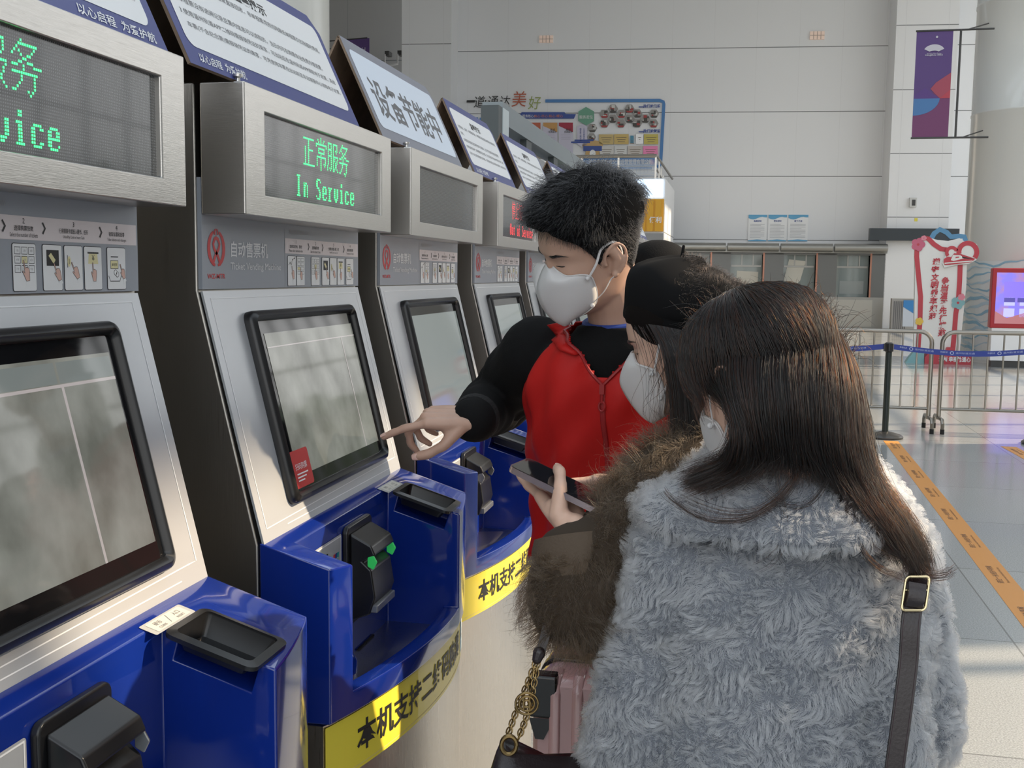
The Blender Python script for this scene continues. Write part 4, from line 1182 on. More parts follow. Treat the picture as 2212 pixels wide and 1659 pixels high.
m.poly(tf_, T((715, 672), (735, 625), (800, 628), (840, 655), (740, 680)), .06, 0); m.poly(tf_, T((815, 640), (925, 662), (820, 655)), .061, 2)
m.poly(tf_, T((755, 655), (790, 650), (790, 640), (760, 643)), .062, 1); m.stroke(tf_, T((660, 700), (780, 690), (910, 680)), .02, .062, 0)
obj('train_emblem', m, [BD, RB, INK], t)
m = MB()
for txt, xs, y0, dy in (('遵守文明乘车规范', (590, 580, 578, 575, 572, 565, 565, 555), 685, 70), ('争当温馨先行模范', (672, 665, 660, 655, 650, 648, 645, 640), 855, 67)):
    for k, ch in enumerate(txt):
        x, z = tp(xs[k], y0 + dy * k); m.text(tf_, ch, x, z, h=.135, w=.13, l=.012, m=0, bold=.035, shear=.15)
obj('red_lettering', m, RB, t)
m = MB(); m.prism(Fr((0, 20.7, 0), (1, 0, 0), (0, 0, 1)), T((478, 1610), (905, 1610), (905, 1540), (880, 1505), (760, 1500), (740, 1450), (680, 1450), (660, 1500), (510, 1505), (480, 1540)), -.3, 0, 0)
x, z = tp(745, 1556); m.text(Fr((0, 20.7, 0), (1, 0, 0), (0, 0, 1)), '温州 幸福轨道心', x, z, h=.1, w=.55, l=.01, m=1, bold=.03)
obj('red_base', m, [RB, PAPER], t)
m = MB(); m.prism(Fr((0, 20.75, 0), (1, 0, 0), (0, 0, 1)), T((310, 1595), (478, 1610), (478, 1490), (450, 1500), (420, 1490), (380, 1500), (345, 1540)), -.2, 0, 0); obj('teal_rock', m, TQ, t)

# ---- red framed kiosk
t = thing('information_kiosk', 'red framed information kiosk with a violet screen, cut by the picture edge', 'kiosk', (4.8, 20.4, 0))
m = MB(); m.box(4.36, 5.3, 20.3, 20.5, .70, 1.76); obj('red_frame', m, mat('kiosk_red', (.40, .02, .03), .35), t, bevel=.02)
m = MB(); ff = Fr((4.43, 20.295, .78), (1, 0, 0), (0, 0, 1)); m.rect(ff, 0, .80, 0, .90, 0.002, 0); m.rect(ff, .13, .60, .45, .74, .004, 1)
for a, b in ((.14, .22), (.40, .22), (.14, .02), (.40, .02)): m.rect(ff, a, a + .18, b + .1, b + .25, .004, 2)
m.rect(ff, .14, .32, .38, .46, .005, 3); m.rect(ff, .36, .58, .38, .46, .005, 3); m.poly(ff, [(0, 0), (.8, 0), (.8, .12), (.5, .2), (.2, .1), (0, .22)], .004, 4)
sc_ = mat('screen_violet', (.1, .08, .3), .1, emit=(.38, .26, .85), est=.75)
nt = sc_.node_tree; nz = nt.nodes.new('ShaderNodeTexNoise'); nz.inputs['Scale'].default_value = 5; tcx = nt.nodes.new('ShaderNodeTexCoord'); crr = nt.nodes.new('ShaderNodeValToRGB'); crr.color_ramp.elements[0].color = (.55, .28, .40, 1); crr.color_ramp.elements[1].color = (.28, .24, .95, 1); crr.color_ramp.elements[0].position = .35; crr.color_ramp.elements[1].position = .6
nt.links.new(tcx.outputs['Object'], nz.inputs[0]); nt.links.new(nz.outputs[0], crr.inputs[0]); nt.links.new(crr.outputs[0], nt.nodes['Principled BSDF'].inputs['Emission Color'])
obj('screen', m, [sc_, mat('screen_blue', (.1, .08, .3), .1, emit=(.25, .18, .95), est=.9), mat('screen_lilac', (.2, .2, .4), .1, emit=(.50, .50, 1.0), est=.9), mat('screen_dark', (.05, .05, .2), .1, emit=(.10, .08, .35), est=.8), mat('screen_rust', (.2, .1, .1), .1, emit=(.48, .18, .20), est=.7)], t)
m = MB(); m.box(4.40, 5.26, 20.32, 20.6, .12, .70); obj('white_plinth', m, WHITE2, t)
m = MB(); m.box(4.42, 5.24, 20.34, 20.6, 0, .12); obj('plinth_foot', m, BAR, t)

# ---- crowd barriers
CHR = mat('barrier_steel', (.30, .28, .25), .28, 1.0)
def barrier(name, label, x0, x1, y, dy):
    t = thing('crowd_barrier', label, 'barrier', ((x0 + x1) / 2, y, 0), 'steel crowd barriers')
    zt, zb = 1.017, .228; yy = lambda x: y + dy * (x - x0)
    def arcs(x, sg): return [(x + sg * .12 * (1 - math.cos(a)), yy(x), zt - .12 + .12 * math.sin(a)) for a in [math.pi / 2 * k / 6 for k in range(7)]]
    L = [(x0, yy(x0), .12)] + arcs(x0, 1); R = arcs(x1, -1)[::-1] + [(x1, yy(x1), .12)]
    m = MB(); m.tube(L + R, .022, 10); obj('frame', m, CHR, t, smooth=True)
    m = MB(); m.tube([(x0, yy(x0), zb), (x1, yy(x1), zb)], .016, 8); obj('bottom_rail', m, CHR, t, smooth=True)
    n = int((x1 - x0) / .152)
    for k in range(1, n + 1):
        x = x0 + (x1 - x0) * k / (n + 1)
        m = MB(); m.tube([(x, yy(x), zb), (x, yy(x), zt)], .009, 6, cap=False); obj('bar', m, CHR, t, smooth=True)
    for x in (x0, x1):
        m = MB(); m.tube([(x, yy(x) - .24, .05), (x, yy(x) - .24, .10), (x, yy(x) - .20, .14), (x, yy(x) + .20, .14), (x, yy(x) + .24, .10), (x, yy(x) + .24, .05)], .018, 8); ft = obj('foot', m, CHR, t, smooth=True)
        for sg in (-.24, .24):
            m = MB(); m.tube([(x, yy(x) + sg, 0), (x, yy(x) + sg, .05)], .021, 8); obj('rubber_cap', m, BLACKM, ft, smooth=True)
barrier('crowd_barrier', 'steel barrier left of the gap, half hidden by the dark long hair', .10, 1.93, 11.5, 0)
barrier('crowd_barrier', 'steel barrier right of the gap, running out of the picture', 2.03, 4.1, 11.5, .05)
barrier('crowd_barrier', 'far left steel barrier hidden behind the people', -1.5, -.02, 11.5, 0)

# ---- belt stanchions
BELT = mat('blue_belt', (.03, .055, .30), .5)
def stanchion(label, x, y):
    t = thing('belt_stanchion', label, 'stanchion', (x, y, 0), 'belt stanchions')
    m = MB(); m.lathe([(0.0, .0), (.17, .0), (.172, .018), (.15, .035), (.07, .058), (.04, .065)], (x, y, 0), 28); obj('base', m, mat('stanchion_base', (.03, .03, .03), .3), t, smooth=True)
    m = MB(); m.lathe([(.030, .06), (.030, .86)], (x, y, 0), 16); obj('pole', m, mat('stanchion_dark_green', (.012, .02, .018), .35), t, smooth=True)
    m = MB(); m.lathe([(.030, .84), (.042, .85), (.042, .925), (.03, .935), (.001, .936)], (x, y, 0), 16); m.box(x - .05, x - .035, y - .02, y + .02, .85, .92); obj('belt_head', m, BLACKP, t, smooth=True)
stanchion('black belt stanchion standing at the start of the orange tape', 1.43, 10.85)
stanchion('belt stanchion at the right picture edge, only its base in view', 2.84, 10.84)
stanchion('belt stanchion hidden behind the women with dark hair', .05, 10.95)
for (xa, ya, xb, yb, lb) in ((1.475, 10.85, 2.80, 10.84, 'blue printed belt right of the black stanchion'), (.095, 10.95, 1.38, 10.85, 'blue printed belt left of the black stanchion')):
    m = MB(); n = 16
    bfr = Fr((xa, ya, .865), (xb - xa, yb - ya, 0), (0, 0, 1))
    bfr.fn = lambda a, b, l=0.0, xa=xa, xb=xb, ya=ya, yb=yb: np.array([xa + (xb - xa) * a, ya + (yb - ya) * a - l, .893 - .05 * math.sin(math.pi * a) + b])
    for sd in (0.0, -.002):
        for k in range(n):
            m.add([bfr(k / n, -.026, sd), bfr((k + 1) / n, -.026, sd), bfr((k + 1) / n, .026, sd), bfr(k / n, .026, sd)], [(0, 1, 2, 3)], 0)
    for a in (.12, .40, .72):
        m.text(bfr, '温州轨道交通', a + .09, .004, h=.018, w=.13, l=.001, m=1); m.text(bfr, '幸福轨道', a - .055, .006, h=.018, w=.05, l=.001, m=1)
        m.disc(bfr, a, .002, .014, .001, 1, 12, .017); m.disc(bfr, a, .002, .009, .0015, 0, 12, .011)
    tag(obj('stanchion_belt', m, [BELT, mat('belt_print', (.45, .5, .7), .5)], loc=(xa, ya, .86)), lb, 'belt', 'blue belts')

# ---- orange floor tapes
def tape(label, x0, y0, x1, y1, w, texts):
    m = MB(); d = nrm([x1 - x0, y1 - y0, 0]); L = math.hypot(x1 - x0, y1 - y0)
    tfr = Fr((x0, y0, 0), d, np.cross([0, 0, 1], d))
    m.prism(tfr, rrect(0, L, -w / 2, w / 2), .0005, .0015, 0)
    a = .3
    while a < L - .6:
        tr = Fr(np.array([x0, y0, 0]) + d * a, -d, -np.cross([0, 0, 1], d))
        m.text(tr, '请在一米线外等候', 0, .012, h=.034, w=.34, l=.002, m=1, bold=.01); m.text(tr, 'Please wait behind the line', 0, -.028, h=.014, w=.30, l=.002, m=1)
        a += .74
    tag(obj('floor_tape', m, [mat('orange_tape', (.68, .29, .06), .45), mat('tape_print', (.16, .07, .03), .5)], loc=(x0, y0, 0)), label, 'floor tape', 'orange floor tapes')
tape('orange printed tape running from the stanchion towards the fur coat', 1.46, 10.65, 1.31, 2.2, .135, 1)
tape('short orange tape near the right picture edge', 2.50, 10.6, 2.60, 8.2, .135, 1)
# ================================================================ people: helpers
def catmull(P, n):
    P = np.array(P, float); m = len(P)
    Q = np.vstack([2 * P[0] - P[1], P, 2 * P[-1] - P[-2]])
    out = []
    for t in np.linspace(0, m - 1 - 1e-6, n):
        i = int(t); f = t - i
        a, b, c, d = Q[i], Q[i + 1], Q[i + 2], Q[i + 3]
        out.append(0.5 * ((2 * b) + (c - a) * f + (2 * a - 5 * b + 4 * c - d) * f * f + (3 * b - a - 3 * c + d) * f ** 3))
    return np.array(out)

def limb(mb, pts, radii, n=16, k=None, m=0):
    """tapered limb with round ends through the given joints"""
    pts = np.array(pts, float); k = k or 5 * len(pts)
    X = catmull(np.hstack([pts, np.array(radii, float)[:, None]]), k)
    p, r = X[:, :3], np.maximum(X[:, 3], .002)
    a = [p[0] - nrm(p[1] - p[0]) * r[0] * c for c in (.95, .7, .35)]; ra = [r[0] * c for c in (.3, .71, .94)]
    b = [p[-1] + nrm(p[-1] - p[-2]) * r[-1] * c for c in (.35, .7, .95)]; rb = [r[-1] * c for c in (.94, .71, .3)]
    return mb.tube(a + list(p) + b, ra + list(r) + rb, n, m)

def remesh(mb, voxel, it=4, fac=0.5, name='body'):
    o = obj(name, mb, BLACKM)
    r = o.modifiers.new('r', 'REMESH'); r.mode = 'VOXEL'; r.voxel_size = voxel; r.use_smooth_shade = True
    if it:
        s = o.modifiers.new('s', 'SMOOTH'); s.factor = fac; s.iterations = it
    bpy.context.view_layer.update()
    me = bpy.data.meshes.new_from_object(o.evaluated_get(bpy.context.evaluated_depsgraph_get()))
    bpy.data.objects.remove(o)
    me.materials.clear()
    me.polygons.foreach_set('use_smooth', [True] * len(me.polygons))
    return me

def vco(me):
    a = np.empty(len(me.vertices) * 3); me.vertices.foreach_get('co', a); return a.reshape(-1, 3)
def set_vco(me, v):
    me.vertices.foreach_set('co', np.ascontiguousarray(v).ravel()); me.update()
def vno(me):
    a = np.empty(len(me.vertices) * 3); me.vertices.foreach_get('normal', a); return a.reshape(-1, 3)
def vnoise(p, scale, seed=0.0):
    """smooth vector noise from a few rotated sines"""
    r = np.random.default_rng(int(seed * 10) + 3)
    out = np.zeros_like(p)
    for k in range(7):
        w = r.normal(size=(3, 3)) * scale * (0.6 + .35 * k); ph = r.uniform(0, 6.28, 3)
        out += np.sin(p @ w.T + ph) / (1 + .45 * k)
    return out / 2.2
def sample(me, n, keep=None, seed=1):
    """points and normals spread evenly over a mesh"""
    me.calc_loop_triangles()
    T = np.empty(len(me.loop_triangles) * 3, dtype=np.int32); me.loop_triangles.foreach_get('vertices', T); T = T.reshape(-1, 3)
    V = vco(me); N = vno(me)
    if keep is not None:
        T = T[keep(V[T].mean(1), N[T].mean(1))]
    A = np.linalg.norm(np.cross(V[T[:, 1]] - V[T[:, 0]], V[T[:, 2]] - V[T[:, 0]]), axis=1)
    r = np.random.default_rng(seed)
    i = r.choice(len(T), n, p=A / A.sum()); u = r.random((n, 2)); u = np.where((u.sum(1) > 1)[:, None], 1 - u, u)
    w = np.stack([1 - u.sum(1), u[:, 0], u[:, 1]], 1)
    P = (V[T[i]] * w[:, :, None]).sum(1); Q = (N[T[i]] * w[:, :, None]).sum(1)
    return P, Q / np.linalg.norm(Q, axis=1, keepdims=True)
def strands(name, P, r0, r1, m, parent, off=None):
    """P: (count, points, 3) in world space -> one curves object"""
    P = np.asarray(P, float); n, k = P.shape[:2]
    hc = bpy.data.hair_curves.new(name)
    hc.add_curves([k] * n)
    hc.attributes['position'].data.foreach_set('vector', (P - (wloc(parent) if parent is not None else 0)).astype(np.float32).ravel())
    rad = hc.attributes.new('radius', 'FLOAT', 'POINT')
    rr = np.tile(np.linspace(r0, r1, k), n).astype(np.float32)
    rad.data.foreach_set('value', rr)
    hc.materials.append(m)
    o = bpy.data.objects.new(name, hc); COL.objects.link(o); o.parent = parent
    return o
def hair_mat(name, melanin=None, red=0.5, col=None, rough=.3, rnd=.25, coat=0.0):
    m = bpy.data.materials.new(name); m.use_nodes = True; nt = m.node_tree
    h = nt.nodes.new('ShaderNodeBsdfHairPrincipled'); h.model = 'CHIANG'
    h.parametrization = 'COLOR' if col else 'MELANIN'
    def put(k, v):
        for s in h.inputs:
            if s.name == k: s.default_value = v
    if col: put('Color', (*col, 1))
    else: put('Melanin', melanin); put('Melanin Redness', red)
    put('Roughness', rough); put('Radial Roughness', rough); put('Random Roughness', .2); put('Random Color', rnd); put('Coat', coat)
    nt.links.new(h.outputs[0], nt.nodes['Material Output'].inputs[0])
    return m

SKIN = mat('skin', (.50, .315, .235), .48, sss=.12, var=.08, vscale=18)
SKINF = mat('skin_fair', (.58, .38, .29), .46, sss=.12, var=.06, vscale=18)
MASKM = mat('white_mask_fabric', (.80, .79, .79), .75, sheen=.2, bump=.05, bscale=300)
def _translucent(m, amt):
    nt = m.node_tree; b = nt.nodes['Principled BSDF']; out = nt.nodes['Material Output']
    t = nt.nodes.new('ShaderNodeBsdfTranslucent'); t.inputs[0].default_value = b.inputs['Base Color'].default_value
    x = nt.nodes.new('ShaderNodeMixShader'); x.inputs[0].default_value = amt
    nt.links.new(b.outputs[0], x.inputs[1]); nt.links.new(t.outputs[0], x.inputs[2]); nt.links.new(x.outputs[0], out.inputs[0])
_translucent(MASKM, .3)

# head profile: height above chin, front, back, half width
HP = np.array([(-.004, .060, .012, .022), (.004, .078, -.005, .036), (.015, .0855, -.028, .047), (.03, .084, -.050, .056), (.045, .086, -.062, .0605), (.06, .088, -.072, .064), (.08, .087, -.081, .068), (.10, .0835, -.088, .071),
               (.115, .0805, -.093, .073), (.13, .0865, -.097, .075), (.15, .0855, -.0995, .0765), (.17, .079, -.098, .076), (.19, .066, -.088, .070), (.205, .048, -.071, .057), (.2165, .025, -.048, .037), (.224, .002, -.022, .014)])
EAR_Z = .100
def head_surface(az, z):
    """az: angle from the face towards the left ear; z: height over the chin -> local xyz (origin on the ear axis)"""
    xf, xb, w = (np.interp(z, HP[:, 0], HP[:, k]) for k in (1, 2, 3))
    c, s = math.cos(az), math.sin(az); xc = -.008
    e = 2.0 / 2.25
    cc_ = math.copysign(abs(c) ** e, c); ss = math.copysign(abs(s) ** e, s)
    x = xc + (xf - xc) * cc_ if c > 0 else xc + (xc - xb) * cc_
    y = w * ss
    if c > 0:
        g = lambda y0, z0, sy, sz: math.exp(-((y - y0) / sy) ** 2 - ((z - z0) / sz) ** 2)
        nz = np.interp(z, [.056, .062, .068, .076, .09, .105, .118, .125], [0, .010, .0225, .0235, .016, .009, .004, 0])
        x += nz * math.exp(-(y / np.interp(z, [.06, .075, .12], [.0145, .0115, .008])) ** 2)
        for sg in (-1, 1):
            x -= .0085 * g(sg * .031, .113, .015, .011)
            x += .0062 * g(sg * .032, .1135, .0115, .0075)
            x += .003 * g(sg * .047, .092, .016, .014)
            x += .0025 * g(sg * .030, .1285, .018, .006)
            x += .004 * g(sg * .0125, .066, .006, .006)
        x += .0045 * g(0, .048, .019, .0045) + .004 * g(0, .039, .016, .0045) - .003 * g(0, .0435, .022, .002) + .003 * g(0, .013, .015, .010)
    return np.array([x, y, z - EAR_Z])

class Head:
    def __init__(s, pos, yaw, pitch, roll, sc=1.0):
        cy, sy = math.cos(yaw), math.sin(yaw)
        R = Matrix.Rotation(yaw, 3, 'Z') @ Matrix.Rotation(pitch, 3, 'Y') @ Matrix.Rotation(roll, 3, 'X')
        s.R = np.array(R) * sc; s.p = np.array(pos, float); s.sc = sc
    def w(s, q):
        return (np.asarray(q, float) @ s.R.T) + s.p
    def surf(s, az, z, off=0.0):
        p = head_surface(az, z)
        if off:
            d = .002
            a = head_surface(az + .02, z) - head_surface(az - .02, z); b = head_surface(az, min(z + d, .2235)) - head_surface(az, z - d)
            p = p + nrm(np.cross(a, b)) * off
        return s.w(p)
    def add(s, mb, ears=True):
        zs_ = list(np.linspace(-.004, .224, 76)); A = [2 * math.pi * k / 96 for k in range(96)]
        mb.rings([[s.w(head_surface(a, z)) for a in A] for z in zs_])
        if ears:
            for sg in (-1, 1):
                b = np.array([-.004, sg * .071, .0])
                # helix, antihelix, lobe and back plate
                H = [(.010, .074, -.006), (.012, .078, .010), (.006, .084, .026), (-.008, .088, .034), (-.021, .090, .026), (-.026, .089, .008), (-.021, .086, -.010), (-.010, .080, -.024), (-.001, .076, -.028)]
                P = [s.w((x - .004, sg * y, z)) for x, y, z in H]
                limb(mb, P, [.0032 * s.sc] * 9, 8, 30)
                limb(mb, [s.w((x - .004, sg * y, z)) for x, y, z in ((-.004, .080, .022), (-.013, .084, .012), (-.012, .082, -.006), (-.004, .078, -.016))], [.0035 * s.sc] * 4, 8, 14)
                limb(mb, [s.w((-.010, sg * .078, .020)), s.w((-.016, sg * .079, .004)), s.w((-.012, sg * .076, -.014))], [.011 * s.sc, .0105 * s.sc, .008 * s.sc], 10, 10)
                mb.ball(s.w((-.006, sg * .0775, -.025)), .0068 * s.sc, 10)
                limb(mb, [s.w((.009, sg * .072, .004)), s.w((.0065, sg * .0765, -.004))], [.004 * s.sc, .003 * s.sc], 8, 6)
        return mb

def lash_and_brow(h, root, hm, sides=(1, -1)):
    for sg in sides:
        m = MB()
        pts = [h.surf(sg * a, .1095 - .0022 * math.cos((a - .37) * 6), .0006) for a in np.linspace(.24, .52, 9)]
        m.tube(pts, [.0004, .0007, .0009, .001, .001, .001, .001, .0008, .0004], 6)
        obj('eyelashes', m, BLACKM, root, smooth=True)
        P = []
        for k in range(170):
            t = rng.random(); a = .17 + .45 * t; z = .1265 + .004 * math.sin(t * 2.6) + rng.normal() * .0014 * (1.2 - t)
            p0 = h.surf(sg * a, z, .0003); p1 = h.surf(sg * (a + .07), z + .001 - .001 * t, .0011); p2 = h.surf(sg * (a + .12), z + .001 - .002 * t, .0010)
            P.append([p0, p1, p2])
        strands('eyebrow', P, .00035, .0001, hm, root)

def mask_part(h, root, kind, earloop=True):
    """folded respirator mask lofted over the lower face"""
    m = MB(); N = 26; R = []
    # edge on the cheek (azimuth, z) and ridge on the midline (x, z) from nose bridge to under the chin
    if kind == 'wide':
        ed = [(.20, .108), (.42, .100), (.68, .094), (.98, .092), (1.16, .084), (1.22, .066), (1.24, .046), (1.20, .026), (1.05, .012), (.80, .002), (.45, -.004)]
        rd = [(.088, .112), (.099, .102), (.109, .088), (.116, .074), (.118, .060), (.117, .047), (.114, .034), (.109, .021), (.102, .008), (.094, -.003), (.084, -.012)]
    else:
        ed = [(.16, .110), (.40, .101), (.70, .092), (.98, .082), (1.10, .072), (1.13, .060), (1.12, .046), (1.08, .030), (.98, .014), (.72, .002), (.40, -.006)]
        rd = [(.088, .114), (.101, .104), (.114, .090), (.123, .076), (.126, .064), (.124, .050), (.120, .036), (.115, .022), (.108, .007), (.099, -.006), (.088, -.015)]
    for side in (1, -1):
        rows = []
        for (a, z), (rx, rz) in zip(ed, rd):
            e = head_surface(side * a, max(z, -.003)); e = e + nrm(e * [1, 1, 0]) * .003; e[2] = z - EAR_Z
            q = np.array([rx, 0, rz - EAR_Z])
            row = []
            for t in np.linspace(0, 1, 12):
                p = q * (1 - t) + e * t
                bul = (.018 if kind == 'wide' else .007) * math.sin(math.pi * t ** .85)
                d = nrm(np.array([.6, side * 1.0, 0])); p = p + d * bul
                row.append(h.w(p))
            rows.append(row)
        rows = [list(r) for r in zip(*[catmull(np.array([r[j] for r in rows]), N) for j in range(12)])]
        k = len(m.v)
        for r in rows: m.v += [tuple(p) for p in r]
        for i in range(N - 1):
            for j in range(11):
                f = [k + i * 12 + j, k + i * 12 + j + 1, k + (i + 1) * 12 + j + 1, k + (i + 1) * 12 + j]
                m.f.append(f if side > 0 else f[::-1]); m.m.append(0)
    o = obj('face_mask', m, MASKM, root, smooth='all')
    sd = o.modifiers.new('thickness', 'SOLIDIFY'); sd.thickness = .0022; sd.offset = 1
    # welded rim, loops to the ear, nose wire ridge
    for side in (1, -1):
        E = [head_surface(side * a, max(z, -.003)) for a, z in ed]
        E = [np.array([*(e + nrm(e * [1, 1, 0]) * .0052)[:2], z - EAR_Z]) for e, (a, z) in zip(E, ed)]
        g = MB(); g.tube(catmull([h.w(e) for e in E], 40), .0012, 6); obj('mask_rim', g, MASKM, o, smooth=True)
        if earloop:
            top = h.w((.012, side * .0795, .030)); bot = h.w((.004, side * .0785, -.030)); beh = h.w((-.014, side * .0760, .0))
            a_, b_ = E[4], E[7]
            p0 = h.w(a_ + [.004, 0, 0]); p1 = h.w(b_ + [.004, 0, .004])
            g = MB()
            mid0 = (p0 + top) / 2 + (h.w((0, side * .004, 0)) - h.p); mid1 = (p1 + bot) / 2 + (h.w((0, side * .006, 0)) - h.p)
            LP = [p0, mid0, top, h.w((-.012, side * .083, .036)), h.w((-.026, side * .080, .018)), h.w((-.024, side * .078, -.008)), h.w((-.010, side * .078, -.026)), bot, mid1, p1]
            for seg in ((LP,) if kind == 'wide' else ([p0, mid0, top * .8 + mid0 * .2], [bot * .8 + mid1 * .2, mid1, p1])):
                g = MB(); g.tube(catmull(seg, 46), 0, 8, flat=(.0022, .0009), ref=h.w((0, 0, 1)) - h.p)
                obj('ear_loop', g, MASKM, o, smooth=True)
            for p in (a_, b_):
                g = MB(); c = h.w(p + np.array([.008, side * .0015, 0])); g.ball(c, .0042, 8); obj('loop_weld', g, MASKM, o, smooth=True)
    g = MB()
    W = [(-.30, .093), (-.12, .099), (0, .101), (.12, .099), (.30, .093)]
    P = []
    for a, z in W:
        t = abs(a) / .9; q = np.array([.111 - .045 * t * t, math.sin(a) * .075, z - EAR_Z]); P.append(h.w(q + [.002, 0, 0]))
    return o

def finger(mb, base, dirs, lens, r):
    """chain of three phalanges: directions are given per phalanx"""
    p = [np.array(base, float)]
    for d, l in zip(dirs, lens):
        p.append(p[-1] + nrm(d) * l)
    q = [p[0], (p[0] + p[1]) / 2, p[1], (p[1] + p[2]) / 2, p[2], p[3]]
    limb(mb, q, [r * 1.12, r * .98, r * 1.06, r * .92, r * .96, r * .78], 12, 22)
    return p

class Hand:
    """builds palm and five fingers in a local frame: X to the fingertips, Y to the thumb side, Z out of the back of the hand"""
    def __init__(s, o, x, z, left, sc=1.0):
        s.o = np.array(o, float); s.x = nrm(x); z = np.array(z, float); s.z = nrm(z - s.x * np.dot(z, s.x))
        y = np.cross(s.z, s.x); s.y = y if left == 'L' else -y
        # right hand, back up, fingers forward: the thumb points left (+y of z x x)
        s.sc = sc
    def w(s, a, b, c):
        return s.o + (s.x * a + s.y * b + s.z * c) * s.sc
    def d(s, a, b, c):
        return s.x * a + s.y * b + s.z * c
    def build(s, mb, curls, spread, thumb, wrist_r=.026):
        """curls: per finger three bend angles (degrees) towards the palm; thumb: list of local directions"""
        base = [(.086, .026, .002), (.089, .007, .004), (.085, -.012, .002), (.077, -.029, -.002)]
        ln = [(.043, .025, .021), (.047, .029, .022), (.043, .027, .022), (.034, .020, .019)]
        rr = [.0083, .0085, .0080, .0070]
        tips = []
        # palm: fan of metacarpals
        for b, r in zip(base, (.0125, .013, .0125, .0115)):
            limb(mb, [s.w(0.0, b[1] * .55, 0), s.w(b[0] * .5, b[1] * .85, .001), s.w(*b)], [.0150 * s.sc, .0142 * s.sc, r * s.sc * .92], 12, 12)
        limb(mb, [s.w(.012, .012, -.006), s.w(.045, .024, -.008)], [.015 * s.sc, .013 * s.sc], 12, 10)
        limb(mb, [s.w(.012, -.014, -.006), s.w(.055, -.022, -.007)], [.013 * s.sc, .012 * s.sc], 12, 10)
        for i in range(4):
            a = 0; ds = []
            for c in curls[i]:
                a += math.radians(c); sp = math.radians(spread[i])
                ds.append(s.d(math.cos(a) * math.cos(sp), math.sin(sp) * max(0.2, math.cos(a)), -math.sin(a)))
            p = finger(mb, s.w(*base[i]), ds, [l * s.sc for l in ln[i]], rr[i] * s.sc)
            tips.append((p[-1], nrm(p[-1] - p[-2])))
        tb = s.w(.022, .022, -.006)
        ds = [s.d(*t) for t in thumb]
        p = [tb]
        for d_, l in zip(ds, (.046, .034, .028)): p.append(p[-1] + nrm(d_) * l * s.sc)
        limb(mb, [p[0], (p[0] + p[1]) / 2, p[1], (p[1] + p[2]) / 2, p[2], (p[2] + p[3]) / 2, p[3]], [c * s.sc for c in (.0155, .0135, .0112, .0098, .0103, .0100, .0080)], 12, 26)
        tips.append((p[-1], nrm(p[-1] - p[-2])))
        return tips
def nail(root, tip, d, up, r, m):
    """small nail plate lying on a fingertip"""
    d = nrm(d); up = nrm(np.array(up) - d * np.dot(up, d)); sd = np.cross(d, up)
    R = []
    for a in np.linspace(-.0055, .0065, 5):
        w = r * .78 * (1 - .25 * max(0, a / .0065) ** 2)
        R.append([tip + d * a + sd * w * math.sin(t) + up * (r * .66 + r * .30 * math.cos(t) - .0006 * (a / .006) ** 2) for t in np.linspace(-1.25, 1.25, 7)])
    g = MB(); g.rings(R, cap=False, closed=False)
    obj('fingernail', g, m, root, smooth='all')
NAIL = mat('fingernail', (.62, .40, .34), .25, coat=.3)

def torso(mb, rows, F, sq=2.6, n=40, m=0):
    """rows: (centre xyz, half width, half depth) from low to high; F = facing (horizontal)"""
    F = nrm([F[0], F[1], 0]); Rr = np.array([F[1], -F[0], 0])
    X = catmull(np.array([[*c, a, b] for c, a, b in rows]), 6 * len(rows))
    R = []
    for x in X:
        ring = []
        for k in range(n):
            t = 2 * math.pi * k / n; c, s_ = math.cos(t), math.sin(t)
            ring.append(x[:3] + Rr * x[3] * math.copysign(abs(c) ** (2 / sq), c) + F * x[4] * math.copysign(abs(s_) ** (2 / sq), s_))
        R.append(ring)
    return mb.rings(R, m)
# ================================================================ the man in the red vest
R_ = math.radians
HAIRK = hair_mat('black_hair', col=(.0045, .0045, .005), rough=.3, rnd=0)
BLKFLEECE = mat('black_fleece', (.006, .006, .0065), .9, spec=.2, bump=.15, bscale=400)
REDV = mat('red_vest_cloth', (.48, .010, .008), .62, bump=.04, bscale=500, spec=.3)
REDZ = mat('red_zip_tape', (.30, .010, .012), .5)
TROUS = mat('dark_trousers', (.02, .021, .025), .8)
SHOE = mat('black_shoe', (.015, .015, .016), .4)

def legs(root, hips, knees, ankles, F, r=(.088, .062, .050), tm=TROUS):
    m = MB()
    for a, b, c in zip(hips, knees, ankles):
        limb(m, [a, (np.array(a) + b) / 2, b, (np.array(b) + c) / 2, c], [r[0], (r[0] + r[1]) / 2, r[1], (r[1] + r[2]) / 2, r[2]], 18)
    m.ball((np.array(hips[0]) + hips[1]) / 2, (.15, .12, .11), 20)
    me = remesh(m, .008, 4, name='trousers'); obj('trousers', shift_mesh(me, wloc(root)), tm, root, smooth='all')
    F = nrm([*F, 0])
    for c in ankles:
        s = MB(); c = np.array(c)
        limb(s, [[c[0] - F[0] * .05, c[1] - F[1] * .05, .045], [c[0] + F[0] * .05, c[1] + F[1] * .05, .042], [c[0] + F[0] * .16, c[1] + F[1] * .16, .034]], [.042, .043, .032], 14)
        s.v = [(x, y, max(z, 0.001)) for x, y, z in s.v]
        obj('shoe', s, SHOE, root, smooth='all')

def wrinkle(me, amp, scale, seed, amp2=0, scale2=60, zst=1.0):
    v = vco(me); n = vno(me); q = v * [1, 1, zst]
    d = vnoise(q, scale, seed)[:, 0] * amp + (vnoise(q, scale2, seed + 1)[:, 1] * amp2 if amp2 else 0)
    set_vco(me, v + n * d[:, None]); return me

